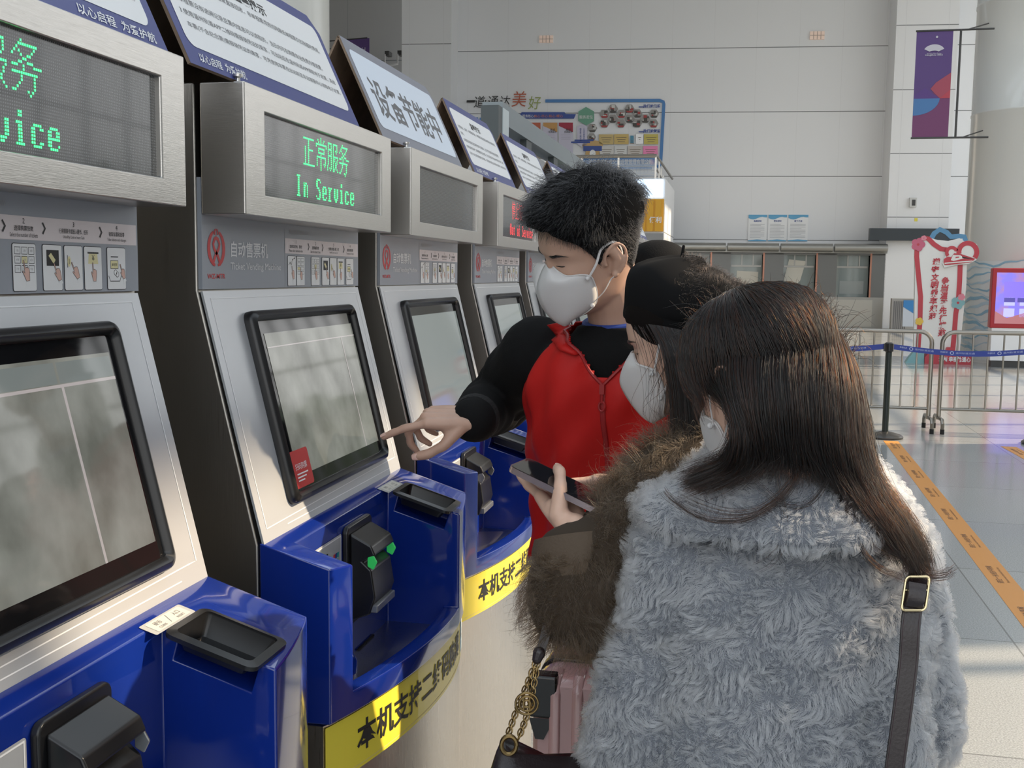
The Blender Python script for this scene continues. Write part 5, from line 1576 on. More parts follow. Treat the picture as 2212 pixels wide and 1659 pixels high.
def build_man():
    P0 = (-.19, 2.28, 0)
    t = None
    h = Head(at(1272, 548, 1.95), R_(213), R_(20), R_(-13), 1.0)
    neck = np.array([-.222, 2.025, 1.455])
    Ft = np.array([-.16, -.987])
    shR, elR, wrR = (-.394, 2.105, 1.390), (-.505, 2.265, 1.275), (-.512, 2.022, 1.262)
    shL, elL, wrL = (-.055, 2.00, 1.39), (.0, 2.07, 1.13), (-.03, 1.97, .93)
    rows = [((-.20, 2.225, .90), .165, .115), ((-.20, 2.20, 1.0), .160, .115), ((-.205, 2.15, 1.12), .165, .118), ((-.21, 2.105, 1.24), .178, .122), ((-.215, 2.065, 1.34), .180, .115), ((-.219, 2.043, 1.40), .150, .095), ((-.221, 2.03, 1.435), .088, .068), ((-.222, 2.025, 1.450), .062, .058)]
    m = MB(); h.add(m)
    limb(m, [h.w((-.025, 0, -.03)), h.w((-.030, 0, -.075)), neck, neck - [0, 0, .06]], [.055, .055, .060, .08], 20)
    torso(m, rows, Ft)
    for s_, e_, w_ in ((shR, elR, wrR), (shL, elL, wrL)):
        limb(m, [s_, (np.array(s_) + e_) / 2, e_, (np.array(e_) + w_) / 2, w_], [.052, .046, .040, .036, .027], 14)
    hipR, hipL = (-.28, 2.25, .90), (-.11, 2.22, .90)
    kn = [(-.275, 2.29, .48), (-.10, 2.26, .48)]; an = [(-.27, 2.32, .08), (-.09, 2.30, .08)]
    for a, b, c in zip((hipR, hipL), kn, an): limb(m, [a, b, c], [.075, .052, .04], 14)
    # pointing right hand, its thumb side towards the camera
    H = Hand(wrR, (-.955, -.26, .06), (0.02, -.42, .9), 'L', 1.0)
    H.y = np.cross(H.z, H.x)
    tips = H.build(m, [(16, 10, 6), (48, 52, 28), (58, 58, 30), (62, 60, 30)], (4, 1, -2, -5), [(.62, .50, -.62), (.83, .14, -.54), (.93, -.05, -.35)])
    H2 = Hand(wrL, (-.15, -.1, -.98), (.7, -.7, .0), 'L', 1.0)
    H2.build(m, [(12, 20, 12)] * 4, (4, 1, -2, -5), [(.6, .6, -.4), (.8, .3, -.3), (.9, .1, -.2)])
    me = remesh(m, .0030, 3, .5, 'person')
    root = obj('person', shift_mesh(me, P0), SKIN, loc=P0, smooth='all')
    tag(root, 'young man in a red sleeveless vest over black, white mask, pointing at the second touchscreen', 'person')
    for i in (0, 4):
        tp_, d = tips[i]; nail(root, tp_ - d * .002, d, H.z if i == 0 else -H.y * -1 * .9 + H.z * .5, .0078 if i == 0 else .0085, NAIL)
    lash_and_brow(h, root, HAIRK)
    mask_part(h, root, 'wide')
    # hair
    def hl(az):
        a = abs(az)
        return np.interp(a, [0, .5, .75, 1.0, 1.2, 1.34, 1.42, 1.75, 1.95, 2.4, 3.15], [.172, .170, .160, .148, .125, .098, .110, .110, .085, .055, .045])
    m = MB(); NA, NZ = 90, 26; g = []
    for i in range(NA):
        az = -math.pi + 2 * math.pi * i / NA
        z0 = hl(az); col = []
        for j in range(NZ):
            z = z0 + (.2235 - z0) * (j / (NZ - 1)) ** .8
            th = np.interp(z, [.05, .12, .145, .165, .19, .2235], [.0012, .0022, .007, .016, .024, .030])
            fr = max(0, math.cos(az)) * np.interp(z, [.15, .18, .2235], [0, .010, .006])
            p = h.surf(az, z, th)
            nz_ = noise.noise(Vector(p) * 55) * .006 * min(1, th / .012)
            p = p + (h.w((fr + nz_ * .5, 0, fr * .35 + nz_)) - h.p)
            col.append(p)
        g.append(col)
    m.rings([[g[i][j] for i in range(NA)] for j in range(NZ)], cap=False)
    m.f.append([NA * (NZ - 1) + i for i in range(NA)]); m.m.append(0)
    hair = obj('hair', m, mat('black_hair_mass', (.005, .005, .0055), .9, spec=.1), root, smooth='all')
    r = np.random.default_rng(11); S1 = []; S2 = []
    fx = h.w((1, 0, 0)) - h.p; fy = h.w((0, 1, 0)) - h.p; fz = h.w((0, 0, 1)) - h.p
    while len(S1) < 9000:
        az = r.uniform(-math.pi, math.pi); z = r.uniform(.135, .2225)
        if r.random() > np.interp(z, [.135, .17, .2, .2225], [1, .9, .7, .3]) or z < hl(az) + .002: continue
        p = h.surf(az, z, .002); q = head_surface(az, z); n = nrm(fx * q[0] + fy * q[1] + fz * q[2])
        ln = np.interp(z, [.135, .16, .18, .22], [.012, .028, .044, .050]) * r.uniform(.7, 1.2)
        sw = fx * (.25 + .55 * math.cos(az)) + fy * .28 * math.sin(az * 2) + r.normal(size=3) * .22
        cl = vnoise((p * 1.0)[None], 38, 5)[0] * .35
        d0 = nrm(n * .9 + fz * .35 + sw * .35 + cl); d1 = nrm(n * .35 + sw + fz * .05 + cl); d2 = nrm(n * .1 + sw - fz * (.25 if math.cos(az) > .2 else .5) + cl)
        S1.append([p, p + d0 * ln * .4, p + d0 * ln * .4 + d1 * ln * .35, p + d0 * ln * .4 + d1 * ln * .35 + d2 * ln * .35])
    while len(S2) < 9000:
        az = r.uniform(-math.pi, math.pi); z = r.uniform(.045, .175)
        if z < hl(az) - .004 + r.uniform(0, .014) or r.random() > np.interp(z, [.06, .10, .14], [.35, .7, 1]): continue
        p = h.surf(az, z, .0005); q = head_surface(az, z); n = nrm(fx * q[0] + fy * q[1])
        ln = np.interp(z, [.06, .12, .15, .175], [.0025, .006, .013, .02]) * r.uniform(.7, 1.2)
        d = nrm(n * .8 - fz * .7 - fx * .25 + r.normal(size=3) * .15)
        S2.append([p, p + d * ln * .5, p + d * ln - fz * ln * .15])
    strands('hair_strands', S1, .00042, .00012, HAIRK, hair)
    strands('short_hair_strands', S2, .00022, .00012, HAIRK, hair)
    # black jacket
    m = MB()
    jr = [(c, a + .006, b + .011) for c, a, b in rows[:-1]] + [((-.222, 2.03, 1.455), .078, .074)]
    torso(m, jr, Ft)
    limb(m, [shR, np.array([-.455, 2.185, 1.335]), elR, np.array([-.514, 2.155, 1.268]), np.array([-.510, 2.062, 1.262])], [.079, .070, .066, .058, .047], 20, 40)
    limb(m, [np.array([-.510, 2.070, 1.262]), np.array([-.511, 2.040, 1.262])], [.048, .047], 20, 8)
    limb(m, [shL, elL, wrL], [.078, .066, .050], 18)
    me = remesh(m, .006, 3, .5, 'jacket')
    v = vco(me); n = vno(me)
    # folds around the bent sleeve
    e = np.array(elR); dd = np.linalg.norm(v - e, axis=1); w = np.exp(-(dd / .13) ** 2)
    ax = v @ nrm(np.array(wrR) - e) * 110 + vnoise(v, 14, 2)[:, 0] * 2.2
    v = v + n * (np.sin(ax) * .0048 * w + vnoise(v, 20, 3)[:, 1] * .0035 * (v[:, 2] > 1.0))[:, None]
    set_vco(me, v)
    jk = obj('jacket', shift_mesh(me, P0), BLKFLEECE, root, smooth='all')
    m = MB(); c = np.array([-.5105, 2.047, 1.262]); ax = nrm(np.array(wrR) - [-.514, 2.155, 1.268])
    m.tube([c - ax * .020, c - ax * .012, c, c + ax * .006, c + ax * .007], [.047, .0495, .0485, .046, .036], 24); obj('cuff', m, mat('black_rib_knit', (.011, .011, .012), .9, bump=.5, bscale=180), jk, smooth=True)
    m = MB()
    for a_, b_ in (((-.222, 2.025, 1.475), .064),):
        pts = [np.array(a_) + [b_ * math.cos(k), .060 * math.sin(k), -.012 + .014 * math.cos(k - 1.1)] for k in np.linspace(0, 2 * math.pi, 40)]
        m.tube(pts, .009, 8, cap=False)
    obj('shirt_collar', m, mat('blue_shirt', (.02, .05, .25), .7), root, smooth=True)
    m = MB(); hc = at(1420, 592, 2.12)
    m.ball(hc, (.075, .07, .068), 24, 0, 14); limb(m, [hc + [-.05, 0, .02], hc + [.0, -.02, 0.01], hc + [.045, -.03, -.02]], [.034, .042, .03], 14); limb(m, [hc + [0, 0, -.05], np.array([-.19, 2.06, 1.45])], [.07, .09], 16)
    me = remesh(m, .006, 4, .5, 'hood'); wrinkle(me, .003, 22, 5)
    obj('hood', shift_mesh(me, P0), BLKFLEECE, jk, smooth='all')
    # red vest: loose shell, open in a V at the neck
    vr = [((-.200, 2.20, .955), .205, .165), ((-.200, 2.185, 1.0), .202, .160), ((-.204, 2.15, 1.10), .196, .150), ((-.21, 2.105, 1.22), .196, .152), ((-.215, 2.067, 1.33), .192, .146), ((-.219, 2.045, 1.395), .160, .118), ((-.221, 2.034, 1.437), .108, .095), ((-.222, 2.028, 1.460), .090, .086)]
    F = nrm([*Ft, 0]); Rr = np.array([F[1], -F[0], 0])
    X = catmull(np.array([[*c, a, b] for c, a, b in vr]), 70); NA = 120; m = MB(); V = []
    for x in X:
        for k in range(NA):
            a = 2 * math.pi * k / NA; c, s_ = math.cos(a), math.sin(a)
            p = x[:3] + Rr * x[3] * math.copysign(abs(c) ** (2 / 2.5), c) + F * x[4] * math.copysign(abs(s_) ** (2 / 2.5), s_)
            z = p[2]; fall = max(0, 1.36 - z)
            n = nrm(Rr * c + F * s_)
            lat = np.dot(p - x[:3], Rr)
            p = p + n * (.011 * fall * 2.4 * math.sin(a * 7 + 1 + 2 * math.sin(z * 5)) + .004 * math.sin(a * 13 + z * 9) + .004 * math.sin(lat * 60 + z * 55))
            V.append(p)
    m.v = [tuple(p) for p in V]; ctr = [x[:3] for x in X]
    for i in range(len(X) - 1):
        for k in range(NA):
            k2 = (k + 1) % NA; ids = [i * NA + k, i * NA + k2, (i + 1) * NA + k2, (i + 1) * NA + k]
            pc = sum(V[q] for q in ids) / 4; lat = np.dot(pc - ctr[i], Rr); fr = np.dot(pc - ctr[i], F)
            if fr > 0 and pc[2] > 1.352 and abs(lat) < (pc[2] - 1.352) * .93: continue
            m.f.append(ids); m.m.append(0)
    vest = obj('vest', m, REDV, root, smooth='all')
    sd = vest.modifiers.new('thickness', 'SOLIDIFY'); sd.thickness = .003; sd.offset = -1
    def vp(lat, z, off=0.0):
        """point on the front of the vest"""
        zz = X[:, 2]; x = np.array([np.interp(z, zz, X[:, k]) for k in range(5)])
        c = np.clip(lat / x[3], -.99, .99); c0 = math.copysign(abs(c) ** (2.5 / 2), c); a = math.acos(np.clip(c0, -1, 1)); s_ = math.sin(a)
        p = x[:3] + Rr * lat + F * x[4] * abs(s_) ** (2 / 2.5); fall = max(0, 1.36 - z)
        return p + nrm(Rr * c0 + F * s_) * (.011 * fall * 2.4 * math.sin(a * 7 + 1 + 2 * math.sin(z * 5)) + .004 * math.sin(a * 13 + z * 9) + .004 * math.sin(lat * 60 + z * 55) + off)
    m = MB(); m.tube([vp(0, z, .001) for z in np.linspace(.96, 1.355, 40)], 0, 8, flat=(.0055, .0028), ref=Rr); obj('zipper', m, REDZ, vest, smooth=True)
    for sg in (-1, 1):
        E = [vp(sg * (z - 1.350) * .93, z, .002) for z in np.linspace(1.352, 1.455, 20)]
        m = MB(); m.tube(E, .0032, 6); obj('zipper', m, REDZ, vest, smooth=True)
        # turned-out collar flap along the upper edge
        m = MB(); A = []; B = []
        for i, z in enumerate(np.linspace(1.405, 1.462, 10)):
            lat = sg * (z - 1.350) * .93; wv = .030 * math.sin(math.pi * (.15 + .85 * i / 9) * .62)
            A.append(vp(lat, z, .003)); B.append(vp(lat + sg * wv * .9, z - wv * .35, .010))
        m.rings([A, [(a + b) / 2 + F * .006 for a, b in zip(A, B)], B], cap=False, closed=False)
        o = obj('collar_flap', m, REDV, vest, smooth='all'); sd = o.modifiers.new('thickness', 'SOLIDIFY'); sd.thickness = .003
    m = MB(); p = vp(0, 1.350, .006); q = vp(0, 1.318, .007)
    m.obox((p * .8 + q * .2), Rr * .0045, F * .003, np.array([0, 0, .009])); m.tube([p * .6 + q * .4, q], .0022, 8)
    ring = [q + Rr * .0058 * math.cos(k) + np.array([0, 0, -.006 + .0085 * math.sin(k)]) for k in np.linspace(0, 2 * math.pi, 18)]; m.tube(ring, .002, 6, cap=False)
    obj('zipper_pull', m, REDZ, vest, smooth=True)
    legs(root, [hipR, hipL], kn, an, Ft)
    return root
build_man()
# ================================================================ the woman in the black beret
HAIRB = hair_mat('dark_brown_hair', 0.965, .6, rough=.3, rnd=.3)
HAIRD = hair_mat('very_dark_brown_hair', 0.98, .6, rough=.28, rnd=.3)
HMASS = mat('dark_hair_mass', (.005, .0035, .003), .8, spec=.12)
BROWN = hair_mat('brown_mohair', col=(.040, .026, .015), rough=.5, rnd=.5)
BROWNM = mat('brown_knit_base', (.035, .024, .015), .95)
GREYF = hair_mat('blue_grey_fur', col=(.34, .355, .385), rough=.55, rnd=.25)
GREYFM = mat('blue_grey_fur_base', (.13, .14, .16), .95)
BERETM = mat('black_felt', (.006, .006, .0065), .95, spec=.15)
BERETF = hair_mat('dark_felt_fuzz', col=(.016, .011, .009), rough=.5, rnd=.4)
GOLD = mat('pale_gold_metal', (.72, .58, .34), .22, 1.0)
BRASS = mat('aged_brass', (.26, .18, .08), .32, 1.0)
LEATHER = mat('dark_leather', (.018, .012, .013), .32, bump=.08, bscale=250)

def guide_sheet(G, n, k, seed, inner, jit=.004, taper=.5):
    """strands interpolated between neighbouring guide curves; inner = point the lower layers shrink towards"""
    r = np.random.default_rng(seed)
    C = np.array([catmull(g, k) for g in G]); m = len(C); out = []
    for _ in range(n):
        s = r.uniform(0, m - 1.001); i = int(s); f = s - i
        P = C[i] * (1 - f) + C[i + 1] * f
        lay = r.random() ** 1.6 * .022
        d = np.array(inner) - P[:, :]; L = np.linalg.norm(d, axis=1, keepdims=True); P = P + d / np.maximum(L, .02) * lay
        ph = r.normal(size=3) * jit; t = np.linspace(0, 1, k)[:, None]
        P = P + ph * (t ** .7) + (np.sin(t * r.uniform(3, 9) + r.uniform(0, 6)) * r.normal(size=3) * jit * .7) * t
        if r.random() < .35:
            e = r.uniform(.75, 1); P = np.array([P[min(int(q), k - 2)] * (1 - (q - int(q))) + P[min(int(q) + 1, k - 1)] * (q - int(q)) for q in np.linspace(0, (k - 1) * e, k)])
        out.append(P)
    return out
def guide_mass(G, inner, off, k=26, cols=None):
    """solid hair body under the strands: the guide sheet pushed in, closed towards the head"""
    C = np.array([catmull(g, k) for g in G]); m = MB()
    cols = cols or 5 * len(G)
    A = []
    for s in np.linspace(0, len(G) - 1.001, cols):
        i = int(s); f = s - i; P = C[i] * (1 - f) + C[i + 1] * f
        d = np.array(inner) - P; L = np.linalg.norm(d, axis=1, keepdims=True)
        A.append(P + d / np.maximum(L, .02) * off)
    m.rings(A, cap=False, closed=False)
    return m

def fur(name, me_world, n, root_obj, m, length, r0, r1, keep, seed, down=.7, swirl=.9, scale=45, up=.55, k=5, clump=.0):
    P, N = sample(me_world, n, keep, seed)
    r = np.random.default_rng(seed)
    a = vnoise(P, scale, seed); b = vnoise(P, scale * 2.3, seed + 2)
    d = N * up + np.array([0, 0, -1.0]) * down + a * swirl + b * swirl * .45 + r.normal(size=P.shape) * .16
    d -= N * np.minimum((d * N).sum(1), 0)[:, None] * 1.0
    d /= np.linalg.norm(d, axis=1, keepdims=True)
    c = vnoise(P, scale * 1.3, seed + 5); c -= N * (c * N).sum(1)[:, None]
    L = length * r.uniform(.65, 1.25, n)
    out = [P - N * .001]
    for i in range(1, k):
        t = i / (k - 1)
        q = P + d * (L * t)[:, None] + N * (L * .34 * math.sin(math.pi * t * .8))[:, None] + c * (L * .55 * t * t)[:, None]
        out.append(q)
    Q = np.stack(out, 1)
    if clump:
        cell = np.round(P / clump).astype(int); key = cell[:, 0] * 73856093 ^ cell[:, 1] * 19349663 ^ cell[:, 2] * 83492791
        _, inv = np.unique(key, return_inverse=True); cnt = np.bincount(inv)
        for i in range(1, k):
            t = i / (k - 1)
            mean = np.stack([np.bincount(inv, Q[:, i, x]) / cnt for x in range(3)], 1)[inv]
            Q[:, i] = Q[:, i] * (1 - .55 * t) + mean * .55 * t
    return strands(name, Q, r0, r1, m, root_obj)


def scalp(h, root, zf=.168, zs=.12, zb=.04, th=.006):
    """hair close to the skull, under the longer lengths"""
    m = MB(); NA = 72; g = []
    for i in range(NA):
        az = -math.pi + 2 * math.pi * i / NA
        z0 = np.interp(abs(az), [0, .7, 1.1, 1.5, 1.8, 3.15], [zf, zf - .01, zs, zs - .02, zb + .03, zb])
        g.append([h.surf(az, z0 + (.2235 - z0) * (j / 15) ** .85, .001 + th * min(1, j / 3)) for j in range(16)])
    m.rings([[g[i][j] for i in range(NA)] for j in range(16)], cap=False); m.f.append([NA * 15 + i for i in range(NA)]); m.m.append(0)
    return obj('scalp_hair', m, HMASS, root, smooth='all')

def build_beret_woman():
    P0 = (.06, 1.62, 0)
    h = Head(at(1480, 745, 1.68), R_(170), R_(17), R_(-3), .96)
    neck = h.w((-.035, 0, -.125)); neck = neck + [0, 0, -.015]
    base = neck + np.array([.012, 0, -.05])
    F = nrm([-.93, .35, 0]); Rr = np.array([F[1], -F[0], 0])
    cx, cy = base[0], base[1]
    rows = [((cx + .05, cy - .01, .60), .165, .13), ((cx + .045, cy - .01, .80), .165, .13), ((cx + .03, cy - .005, 1.0), .165, .125), ((cx + .02, cy, 1.13), .172, .125), ((cx + .01, cy, 1.20), .150, .10), ((cx, cy, 1.245), .09, .075), ((cx, cy, 1.268), .06, .056)]
    shL = at(1475, 1070, 1.60); shR = np.array([cx, cy, 1.19]) + Rr * .155
    elL = at(1262, 1318, 1.53); wrL = at(1240, 1142, 1.555)
    elR = shR + [-.09, .05, -.24]; wrR = at(1392, 1052, 1.735)
    m = MB(); h.add(m, False)
    limb(m, [h.w((-.02, 0, -.03)), h.w((-.03, 0, -.08)), base, base - [0, 0, .05]], [.05, .048, .052, .07], 18)
    torso(m, rows, F)
    limb(m, [shL, (shL + elL) / 2, elL, (elL + wrL) / 2, wrL], [.045, .040, .036, .032, .024], 14)
    limb(m, [shR, elR, wrR], [.045, .036, .024], 14)
    hip = [(cx + .05 + s * .08 * Rr[0], cy + s * .08 * Rr[1], .78) for s in (-1, 1)]; kn = [(a, b, .43) for a, b, c in hip]; an = [(a + .01, b, .08) for a, b, c in hip]
    for a, b, c in zip(hip, kn, an): limb(m, [a, b, c], [.07, .05, .036], 12)
    # left hand under the phone
    PH = phone_frame()
    px_, py_, pn = PH['L'], PH['Wd'], PH['N']
    hx = nrm(at(1198, 1074, 1.62) - wrL)
    H = Hand(wrL, hx, -pn, 'L', .93); H.y = np.cross(H.x, H.z)
    tips = H.build(m, [(-12, 8, 6), (-12, 8, 6), (-12, 8, 6), (-10, 8, 6)], (4, 1, -2, -5), [tuple(np.dot(nrm(q), b) for b in (H.x, H.y, H.z)) for q in (pn * .62 + px_ * .25 + py_ * .15, pn * .30 + py_ * .75 + px_ * .45, py_ * .85 + px_ * .5 - pn * .10)])
    H2 = Hand(wrR, (-.99, -.05, -.02), (.15, .5, .8), 'L', .9); H2.y = np.cross(H2.z, H2.x)
    H2.build(m, [(10, 14, 8), (14, 16, 10), (16, 20, 10), (18, 20, 12)], (4, 1, -2, -4), [(.6, .5, -.5), (.8, .2, -.4), (.9, 0, -.3)])
    me = remesh(m, .0030, 3, .5, 'person')
    root = obj('person', shift_mesh(me, P0), SKINF, loc=P0, smooth='all')
    tag(root, 'woman in black beret and brown fuzzy coat, white mask, holding a phone', 'person')
    nail(root, tips[4][0] - tips[4][1] * .002, tips[4][1], pn, .0078, NAIL)
    lash_and_brow(h, root, HAIRB, (1,))
    mask_part(h, root, 'fold')
    # long hair falling behind and beside the mask
    W = lambda *l: [at(*p) for p in l]
    G = [W((1362, 705, 1.615), (1372, 735, 1.603), (1385, 790, 1.600), (1392, 850, 1.600), (1385, 905, 1.606)),
         W((1375, 702, 1.605), (1398, 740, 1.590), (1415, 800, 1.585), (1418, 860, 1.588), (1412, 915, 1.595)),
         W((1400, 700, 1.598), (1428, 750, 1.582), (1442, 820, 1.578), (1448, 890, 1.580), (1455, 950, 1.58), (1470, 990, 1.575)),
         W((1430, 704, 1.590), (1462, 770, 1.572), (1478, 850, 1.568), (1486, 920, 1.568), (1500, 985, 1.562), (1520, 1040, 1.558)),
         W((1470, 712, 1.585), (1505, 790, 1.566), (1520, 880, 1.560), (1528, 950, 1.556), (1545, 1030, 1.548), (1565, 1080, 1.545)),
         W((1520, 722, 1.59), (1555, 800, 1.575), (1568, 890, 1.565), (1575, 980, 1.558), (1590, 1050, 1.55), (1600, 1100, 1.55)),
         W((1560, 720, 1.63), (1590, 800, 1.62), (1600, 900, 1.61), (1605, 1000, 1.60), (1612, 1100, 1.59)),
         W((1590, 700, 1.69), (1612, 800, 1.69), (1618, 900, 1.68), (1620, 1000, 1.66), (1622, 1100, 1.64))]
    inner = h.w((-.01, 0, -.02))
    hair = obj('hair', guide_mass(G[2:], inner, .008), HMASS, root, smooth='all')
    scalp(h, hair)
    S_ = guide_sheet(G[2:], 5200, 18, 21, inner, .004) + guide_sheet(G[:4], 26, 14, 22, inner + [0, .05, 0], .005)
    r = np.random.default_rng(4)
    for _ in range(9):   # wisps across the mask
        a = r.uniform(0, 1); p0 = at(1405 + 40 * a, 760 + 30 * r.random(), 1.583); p1 = at(1380 + 45 * a + r.normal() * 8, 830 + r.normal() * 10, 1.578); p2 = at(1365 + 50 * a + r.normal() * 14, 885 + r.normal() * 12, 1.585); p3 = at(1390 + 40 * a + r.normal() * 14, 930 + r.normal() * 12, 1.58)
        S_.append(catmull([p0, p1, p2, p3], 18))
    S_ = [catmull(s, 18) if len(s) != 18 else s for s in S_]
    strands('hair_strands', S_, .00030, .00010, HAIRB, hair)
    # beret: a band around the head and a soft crown slumped to the back
    m = MB(); R = []
    bc = np.array([-.006, 0, .040]); tilt = R_(27)
    NA = 48
    prof = [(.98, -.012), (1.03, -.010), (1.05, .0), (1.05, .010), (1.08, .018), (1.16, .036), (1.17, .056), (1.06, .078), (.84, .094), (.52, .103), (.2, .106), (.03, .106)]
    for (s, z) in prof:
        ring = []
        for k in range(NA):
            a = 2 * math.pi * k / NA; x = .097 * math.cos(a); y = .080 * math.sin(a)
            sl = max(0, s - 1.05) if z < .07 else 0
            back = .5 - .5 * math.cos(a)
            x2 = x * (1 + (s - 1) * (.35 + .65 * back)) if s > 1 else x * s
            y2 = y * (1 + (s - 1) * 1.0) if s > 1 else y * s
            zz = z * (1.0 - .10 * back) - .018 * back * (z > .01) + .004 * math.sin(a * 5 + z * 40) * (z > .02)
            q = np.array([x2 - .012 * back * (z > .02) - (.02 if z > .08 else 0), y2, zz])
            q = np.array([q[0] * math.cos(tilt) - q[2] * math.sin(tilt), q[1], q[0] * math.sin(tilt) + q[2] * math.cos(tilt)])
            ring.append(h.w(bc + q))
        R.append(ring)
    m.rings(R, cap=False); m.f.append([len(m.v) - NA + i for i in range(NA)]); m.m.append(0)
    bo = obj('beret', m, BERETM, root, smooth='all', sub=1)
    m = MB(); c = h.w(bc + [-.032, 0, .110]); limb(m, [c - [0, 0, .012], c + [.002, 0, .006]], [.003, .0022], 8, 6); obj('beret_stem', m, BERETM, bo, smooth=True)
    tm = MB(); tm.rings(R); tme = tm.mesh('tmp')
    fur('felt_fuzz', tme, 5000, bo, BERETF, .0065, .00016, .00006, (lambda c, n: c[:, 0] > -.085), 9, down=.1, swirl=.8, up=.9, k=4, scale=80)  # brownish fuzz only on the right, shaping in the sunlit highlight
    bpy.data.meshes.remove(tme)
    # brown fuzzy coat
    m = MB()
    torso(m, [(c, a + .03, b + .035) for c, a, b in rows[:-2]] + [((cx, cy, 1.245), .115, .100), ((cx, cy, 1.275), .085, .080)], F)
    limb(m, [shL, (shL + elL) / 2 + [-.005, -.01, .01], elL, (elL + wrL) / 2, wrL * .62 + elL * .38], [.098, .086, .076, .070, .064], 20)
    limb(m, [shR, elR, wrR * .9 + elR * .1], [.09, .075, .055], 18)
    limb(m, [shL, np.array([cx, cy, 1.215]), shR], [.085, .085, .085], 16)
    me = remesh(m, .008, 4, .5, 'coat'); wrinkle(me, .006, 16, 7, .003, 40)
    wme = me.copy()
    co = obj('coat', shift_mesh(me, P0), BROWNM, root, smooth='all')
    cufc = wrL - nrm(wrL - elL) * .018
    def keep(c, n): return (c[:, 2] > .78) & (((c - CAMP) * n).sum(1) < .25) & (np.linalg.norm(c - cufc, axis=1) > .066)
    fur('coat_pile', wme, 52000, co, BROWN, .022, .00020, .00007, keep, 31, down=.35, swirl=1.0, up=.62, k=5, scale=60)
    def keep2(c, n): return (c[:, 2] > .9) & (((c - CAMP) * n).sum(1) < .3) & (np.linalg.norm(c - cufc, axis=1) > .07)
    fur('coat_flyaway', wme, 3500, co, BROWN, .042, .00016, .00005, keep2, 33, down=.1, swirl=1.2, up=.9, k=5, scale=70)
    bpy.data.meshes.remove(wme)
    # turned-up cuff of the left sleeve
    m = MB(); ax = nrm(wrL - elL); c = wrL - ax * .022
    m.tube([c - ax * .060, c - ax * .045, c - ax * .005, c + ax * .012, c + ax * .011, c - ax * .02], [.064, .069, .066, .060, .054, .046], 28, cap=False)
    obj('cuff', m, mat('brown_cuff_lining', (.075, .052, .034), .85, bump=.2, bscale=250), co, smooth=True)
    legs(root, hip, kn, an, F, (.082, .058, .048))
    return root, wrL, elL

def phone_frame():
    A = at(1099, 1006, 1.585); B = at(1288, 1098, 1.535)
    L = nrm(A - B); q = at(1147, 996, 1.640) - A; Wd = nrm(q - L * np.dot(q, L)); N = nrm(np.cross(L, Wd)); N = N if N[2] > 0 else -N
    return dict(A=A, L=L, Wd=Wd, N=N)
PHF = phone_frame()
m = MB(); A, L_, Wd, N_ = PHF['A'], PHF['L'], PHF['Wd'], PHF['N']
pf = Fr(A, -L_, Wd); pf.fn = lambda a, b, l=0.0: A - L_ * a + Wd * b + N_ * l
m.prism(pf, rrect(0, .154, 0, .074, .010, 5), -.009, 0, 0)
m.poly(pf, rrect(.002, .152, .002, .072, .009, 5), .0005, 1)
tag(obj('smartphone', m, [mat('phone_frame_rose', (.35, .29, .30), .25, .9), mat('phone_screen_glass', (.012, .012, .016), .05, coat=1.0)], loc=tuple(A), smooth=True), 'smartphone held flat in the hand of the woman in the beret', 'phone')
BW = build_beret_woman()

